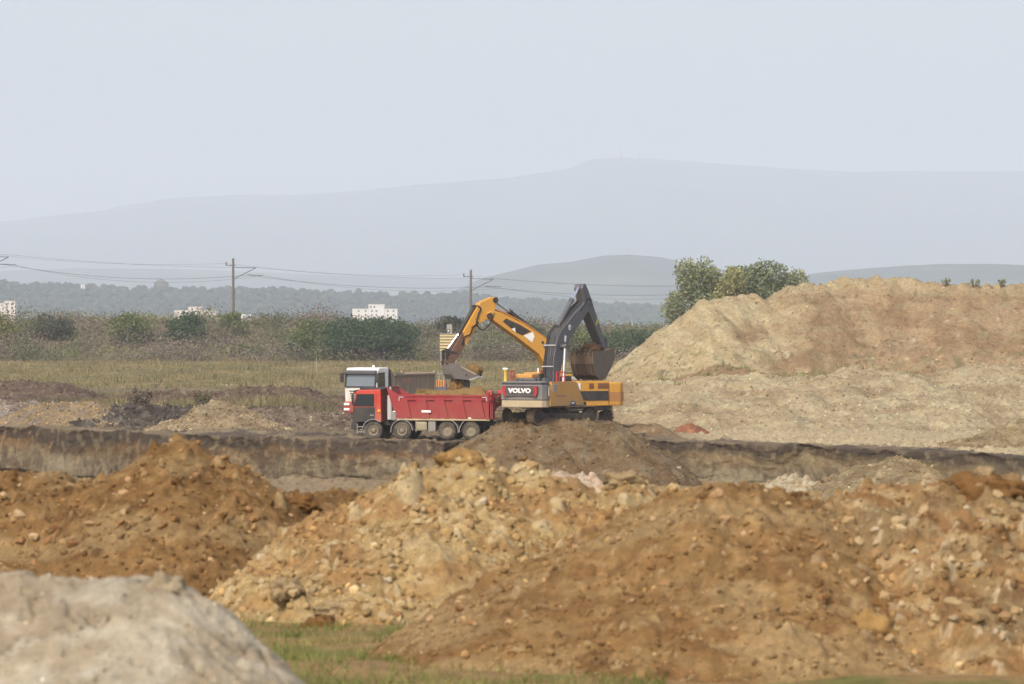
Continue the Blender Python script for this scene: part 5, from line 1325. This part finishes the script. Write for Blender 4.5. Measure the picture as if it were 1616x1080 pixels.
def yellow_excavator():
    root = empty('excavator', ((893 - 808) / F * 253.5, 253.5, 0.60), R(180 + 28)); tag(root, 'yellow tracked excavator emptying its bucket over the red truck', 'excavator')
    crawler(root, R(20), 2.6, 3.9, 0.5, 0.6, (M_track, M_trackd))
    P().box((0, 0, 1.14), (4.6, 2.6, 0.2), None, 0.03).build('turntable_deck', M_black, root)
    plan = [(-2.2, -1.45), (-2.9, -1.45), (-3.25, -1.2), (-3.42, -0.6), (-3.45, 0), (-3.42, 0.6), (-3.25, 1.2), (-2.9, 1.45), (-2.2, 1.45)]
    cw = P().prism(plan, 1.24, 2.62, 'z', 0.08).build('counterweight', M_yel2, root)
    P().prism([(-2.2 + (x + 2.2) * 1.01, y * 1.006) for x, y in plan], 1.5, 2.05, 'z').build('dusty_band', paint('dusty_amber', (176, 120, 64), 0.5, 0.7, 0, (150, 116, 84), 2.0), cw)
    sp = P().prism([(-2.15, 1.24), (1.0, 1.24), (1.0, 2.3), (-0.2, 2.72), (-2.15, 2.72)], -1.4, 1.4, bev=0.04).build('engine_housing', M_yel2, root)
    P().prism([(-2.1, 1.56), (0.6, 1.56), (0.5, 2.12), (-2.1, 2.12)], 1.405, 1.43).build('black_panel', M_black, sp)
    for x, w in ((-1.75, 0.75), (-0.95, 0.32)):
        P().box((x, 1.42, 2.43), (w, 0.03, 0.3)).build('vent', paint('vent_brown', (150, 92, 48), 0.3, 0.7), sp)
        for i in range(4): P().box((x, 1.438, 2.33 + i * 0.07), (w * 0.92, 0.012, 0.02)).build('vent_slat', M_black, sp)
    P().box((0.0, 1.43, 2.4), (0.4, 0.03, 0.4)).build('decal', M_decal, sp)
    P().box((-1.3, 0.2, 2.84), (1.7, 1.5, 0.22), None, 0.06).build('hood', M_lgrey, root)
    P().box((-1.3, 0.97, 2.84), (1.5, 0.04, 0.14)).build('hood_vent', M_black, root)
    cab = P().prism([(0.3, 1.25), (2.1, 1.25), (2.15, 2.0), (1.75, 2.98), (0.4, 3.0)], 0.42, 1.42, bev=0.04).build('cab', M_black, root)
    P().prism([(0.5, 1.75), (1.95, 1.75), (1.6, 2.8), (0.5, 2.8)], 1.415, 1.435).build('window', M_glass, cab)
    P().box((0.33, 0.92, 2.4), (0.03, 0.8, 0.85)).build('window', M_glass, cab)
    P().box((1.1, 0.92, 3.06), (1.5, 1.05, 0.10), None, 0.03).build('roof', M_yel2, cab)
    for s in (1, -1):
        p = P(); y = 1.3 * s
        for x in (-0.2, -1.1, -2.0): p.cyl((x, y, 2.7), (x, y, 3.15), 0.025, 0.025, 6)
        p.cyl((-0.2, y, 3.15), (-2.0, y, 3.15), 0.025, 0.025, 6).build('handrail', M_black, root)
    bp = [(0.05, 1.7), (0.6, 1.65), (1.25, 3.1), (1.95, 4.28), (3.4, 5.28), (5.1, 6.35), (5.4, 6.5), (5.42, 6.75), (5.15, 6.85), (4.6, 6.8), (3.0, 6.12), (1.7, 5.35), (0.95, 4.75), (0.3, 3.6)]
    boom = P().prism(bp, -0.33, 0.33, bev=0.03).build('boom', M_yel2, root)
    P().cyl((5.27, -0.4, 6.58), (5.27, 0.4, 6.58), 0.17, 0.17, 14).build('pivot_pin', M_black, boom)
    P().prism([(4.42, 6.24), (3.55, 5.62), (3.12, 5.42), (2.55, 5.66), (3.3, 6.06), (4.2, 6.42)], 0.333, 0.348).build('black_decal', M_black, boom)
    P().prism([(3.86, 5.80), (3.56, 5.60), (3.62, 5.88)], 0.349, 0.356).build('decal_wedge', M_decal, boom)
    P().prism([(3.02, 5.40), (2.42, 5.62), (2.30, 5.36), (2.46, 5.0)], 0.333, 0.348).build('white_decal', M_decal, boom)
    P().cyl((1.75, 0.33, 5.0), (1.75, 0.36, 5.0), 0.09, 0.09, 10).build('grease_cap', M_black, boom)
    for yy in (-0.18, 0.0, 0.18): hose(boom, [(1.2, yy, 5.1), (1.9, yy, 5.55), (3.0, yy, 6.2), (4.5, yy, 6.86), (5.0, yy, 6.95)], 0.035, paint('pipe_amber', (196, 130, 60), 0.4), 'pipe')
    sp2 = [(4.72, 7.42), (4.82, 7.66), (5.05, 7.68), (5.85, 7.36), (6.2, 6.85), (8.05, 3.95), (8.02, 3.68), (7.8, 3.6), (6.72, 5.0), (6.0, 6.05), (5.5, 6.35), (5.1, 6.35)]
    stk = P().prism(sp2, -0.25, 0.25, bev=0.03).build('stick', M_yel2, root)
    P().prism([(7.0, 5.62), (8.06, 3.96), (8.03, 3.67), (7.78, 3.58), (6.85, 4.8)], -0.256, 0.256).build('rusty_end', paint('stick_rust', (84, 66, 58), 0.6, 0.8, 0, (130, 92, 58), 3.0), stk)
    P().cyl((4.86, -0.3, 7.5), (4.86, 0.3, 7.5), 0.17, 0.17, 14).build('pivot_pin', M_black, stk)
    P().cyl((7.9, -0.32, 3.75), (7.9, 0.32, 3.75), 0.13, 0.13, 12).build('pivot_pin', M_black, stk)
    for yy in (0.27, 0.31):
        hose(stk, [(4.95, yy, 6.75), (5.3, yy + 0.08, 6.1), (5.8, yy + 0.1, 5.75), (6.15, yy + 0.05, 6.1), (6.0, yy, 6.7), (5.85, yy, 7.0), (6.1, yy, 7.2)], 0.032)
        hose(stk, [(6.0, yy, 6.2), (6.4, yy + 0.05, 5.9), (6.55, yy, 5.5), (6.9, yy, 5.35), (7.1, yy, 4.9)], 0.03)
    P().box((6.25, 0.262, 6.0), (0.5, 0.02, 0.12), (0, R(30), 0)).build('brown_stain', plain('stain_rust', (160, 96, 50), 0.8), stk)
    ram(root, 'stick_cylinder', (1.85, 5.45), (3.8, 6.82), (4.86, 7.5), 0.15, M_black)
    ram(root, 'bucket_cylinder', (6.15, 7.1), (7.15, 5.55), (7.95, 4.55), 0.12, M_black)
    P().box((7.72, 0.24, 4.45), (0.6, 0.07, 0.14), (0, R(-8), 0)).box((7.72, -0.24, 4.45), (0.6, 0.07, 0.14), (0, R(-8), 0)).box((8.05, 0.24, 4.15), (0.14, 0.07, 0.85), (0, R(4), 0)).box((8.05, -0.24, 4.15), (0.14, 0.07, 0.85), (0, R(4), 0)).build('bucket_link', M_black, root)
    # bucket tipped out: shell along the top, teeth towards the machine, mouth down
    bk = P()
    shell = [(8.05, 3.78), (7.6, 3.82), (7.1, 3.64), (6.5, 3.3), (6.02, 3.06), (6.04, 2.98), (6.5, 3.2), (7.1, 3.52), (7.55, 3.70), (7.86, 3.5), (7.82, 3.2), (7.62, 2.9), (7.7, 2.86), (7.92, 3.15), (8.0, 3.45)]
    bk.prism(shell, -0.52, 0.52)
    bucket = bk.build('bucket', M_bucket, root)
    P().prism([(7.95, 3.5), (7.55, 3.74), (7.1, 3.56), (6.5, 3.24), (6.08, 3.02), (6.75, 2.82), (7.3, 2.86), (7.68, 2.9), (7.88, 3.2)], 0.52, 0.57).build('side_plate', M_bucket, bucket)
    P().prism([(7.95, 3.5), (7.55, 3.74), (7.1, 3.56), (6.5, 3.24), (6.08, 3.02), (6.18, 2.2), (6.72, 2.3), (7.1, 2.8), (7.68, 2.9), (7.88, 3.2)], -0.57, -0.52).build('side_plate', M_blueg, bucket)  # far plate hangs lower, coloured as the shaded bucket inside
    P().prism([(7.35, 3.66), (6.3, 3.2), (6.36, 3.09), (7.3, 3.54)], 0.572, 0.60).build('wear_strip', M_dust, bucket)
    P().prism([(6.78, 2.86), (6.1, 3.06), (6.12, 2.98), (6.78, 2.78)], 0.572, 0.60).build('cutting_edge', M_lgrey, bucket)
    P().cyl((6.95, 0.57, 3.12), (6.95, 0.60, 3.12), 0.05, 0.05, 8).build('bolt', M_black, bucket)
    for i in range(5): P().prism([(6.1, 3.07), (6.1, 2.96), (5.8, 2.98), (5.8, 3.01)], -0.48 + i * 0.22, -0.37 + i * 0.22).build('tooth', M_lgrey, bucket)
    for s in (1, -1): P().prism([(8.1, 3.72), (7.75, 3.72), (7.75, 4.0), (7.95, 4.05), (8.2, 3.9)], s * 0.3, s * 0.36).build('hinge_ear', M_bucketd, bucket)
    Mw = root.location; f = Vector((math.cos(R(208)), math.sin(R(208)), 0))
    w = Mw + f * 7.25 + Vector((0, 0, 2.25))
    lump('falling_soil', 'brown soil dropping out of the tipped grey bucket', w, 0.42, 0.4, 0.85, 0, (128, 98, 62), 77, R(28))
    w2 = Mw + f * 6.3 + Vector((0.1, 0.2, 3.35))
    lump('soil_clump', 'brown clump of soil clinging behind the teeth of the tipped grey bucket', w2, 0.5, 0.4, 0.34, 0, (130, 104, 66), 79, R(28))
yellow_excavator()

def small_tractor():
    Y = 318.0; x = (693 - 808) / F * Y
    root = empty('compact_tractor', (x, Y, float(zg(x, Y)) + 0.45), R(270)); tag(root, 'small machine with an orange grille and blue body, showing left of the tipped bucket', 'tractor')
    Mo = paint('orange_grille', (232, 160, 74), 0.2); Mb = paint('blue_body', (74, 84, 120), 0.3)
    P().box((0.9, 0, 1.05), (1.2, 0.95, 0.7), None, 0.08).build('hood', Mb, root)
    g = P().box((1.52, 0, 1.62), (0.06, 1.0, 0.5), None, 0.02).build('grille', Mo, root)
    for i in range(6): P().box((1.57, -0.42 + i * 0.168, 1.62), (0.05, 0.07, 0.48)).build('grille_bar', M_cabred if i in (0, 5) else M_cwd, g)
    P().box((0.9, 0, 1.6), (1.2, 0.95, 0.42), None, 0.06).build('bonnet', Mo, root)
    P().box((1.5, 0, 1.25), (0.14, 1.15, 0.2), None, 0.03).build('bumper', Mb, root)
    c = P()
    for sx in (0.1, -0.9):
        for sy in (-0.5, 0.5): c.box((sx, sy, 1.75), (0.09, 0.09, 1.1))
    c.build('cab_frame', M_cwd, root)
    P().box((-0.4, 0, 2.33), (1.3, 1.2, 0.10), None, 0.03).build('roof', M_grey, root)
    P().box((-0.4, 0, 1.0), (1.2, 1.1, 0.5), None, 0.05).build('seat_box', M_cwd, root)
    for i in range(3): P().box((0.15, -0.3 + i * 0.3, 2.1), (0.03, 0.03, 0.42)).build('guard_bar', M_lgrey, root)
    for s in (1, -1):
        wheel(root, 1.1, s * 0.65, 0.42, 0.28); wheel(root, -0.6, s * 0.72, 0.62, 0.36)
small_tractor()
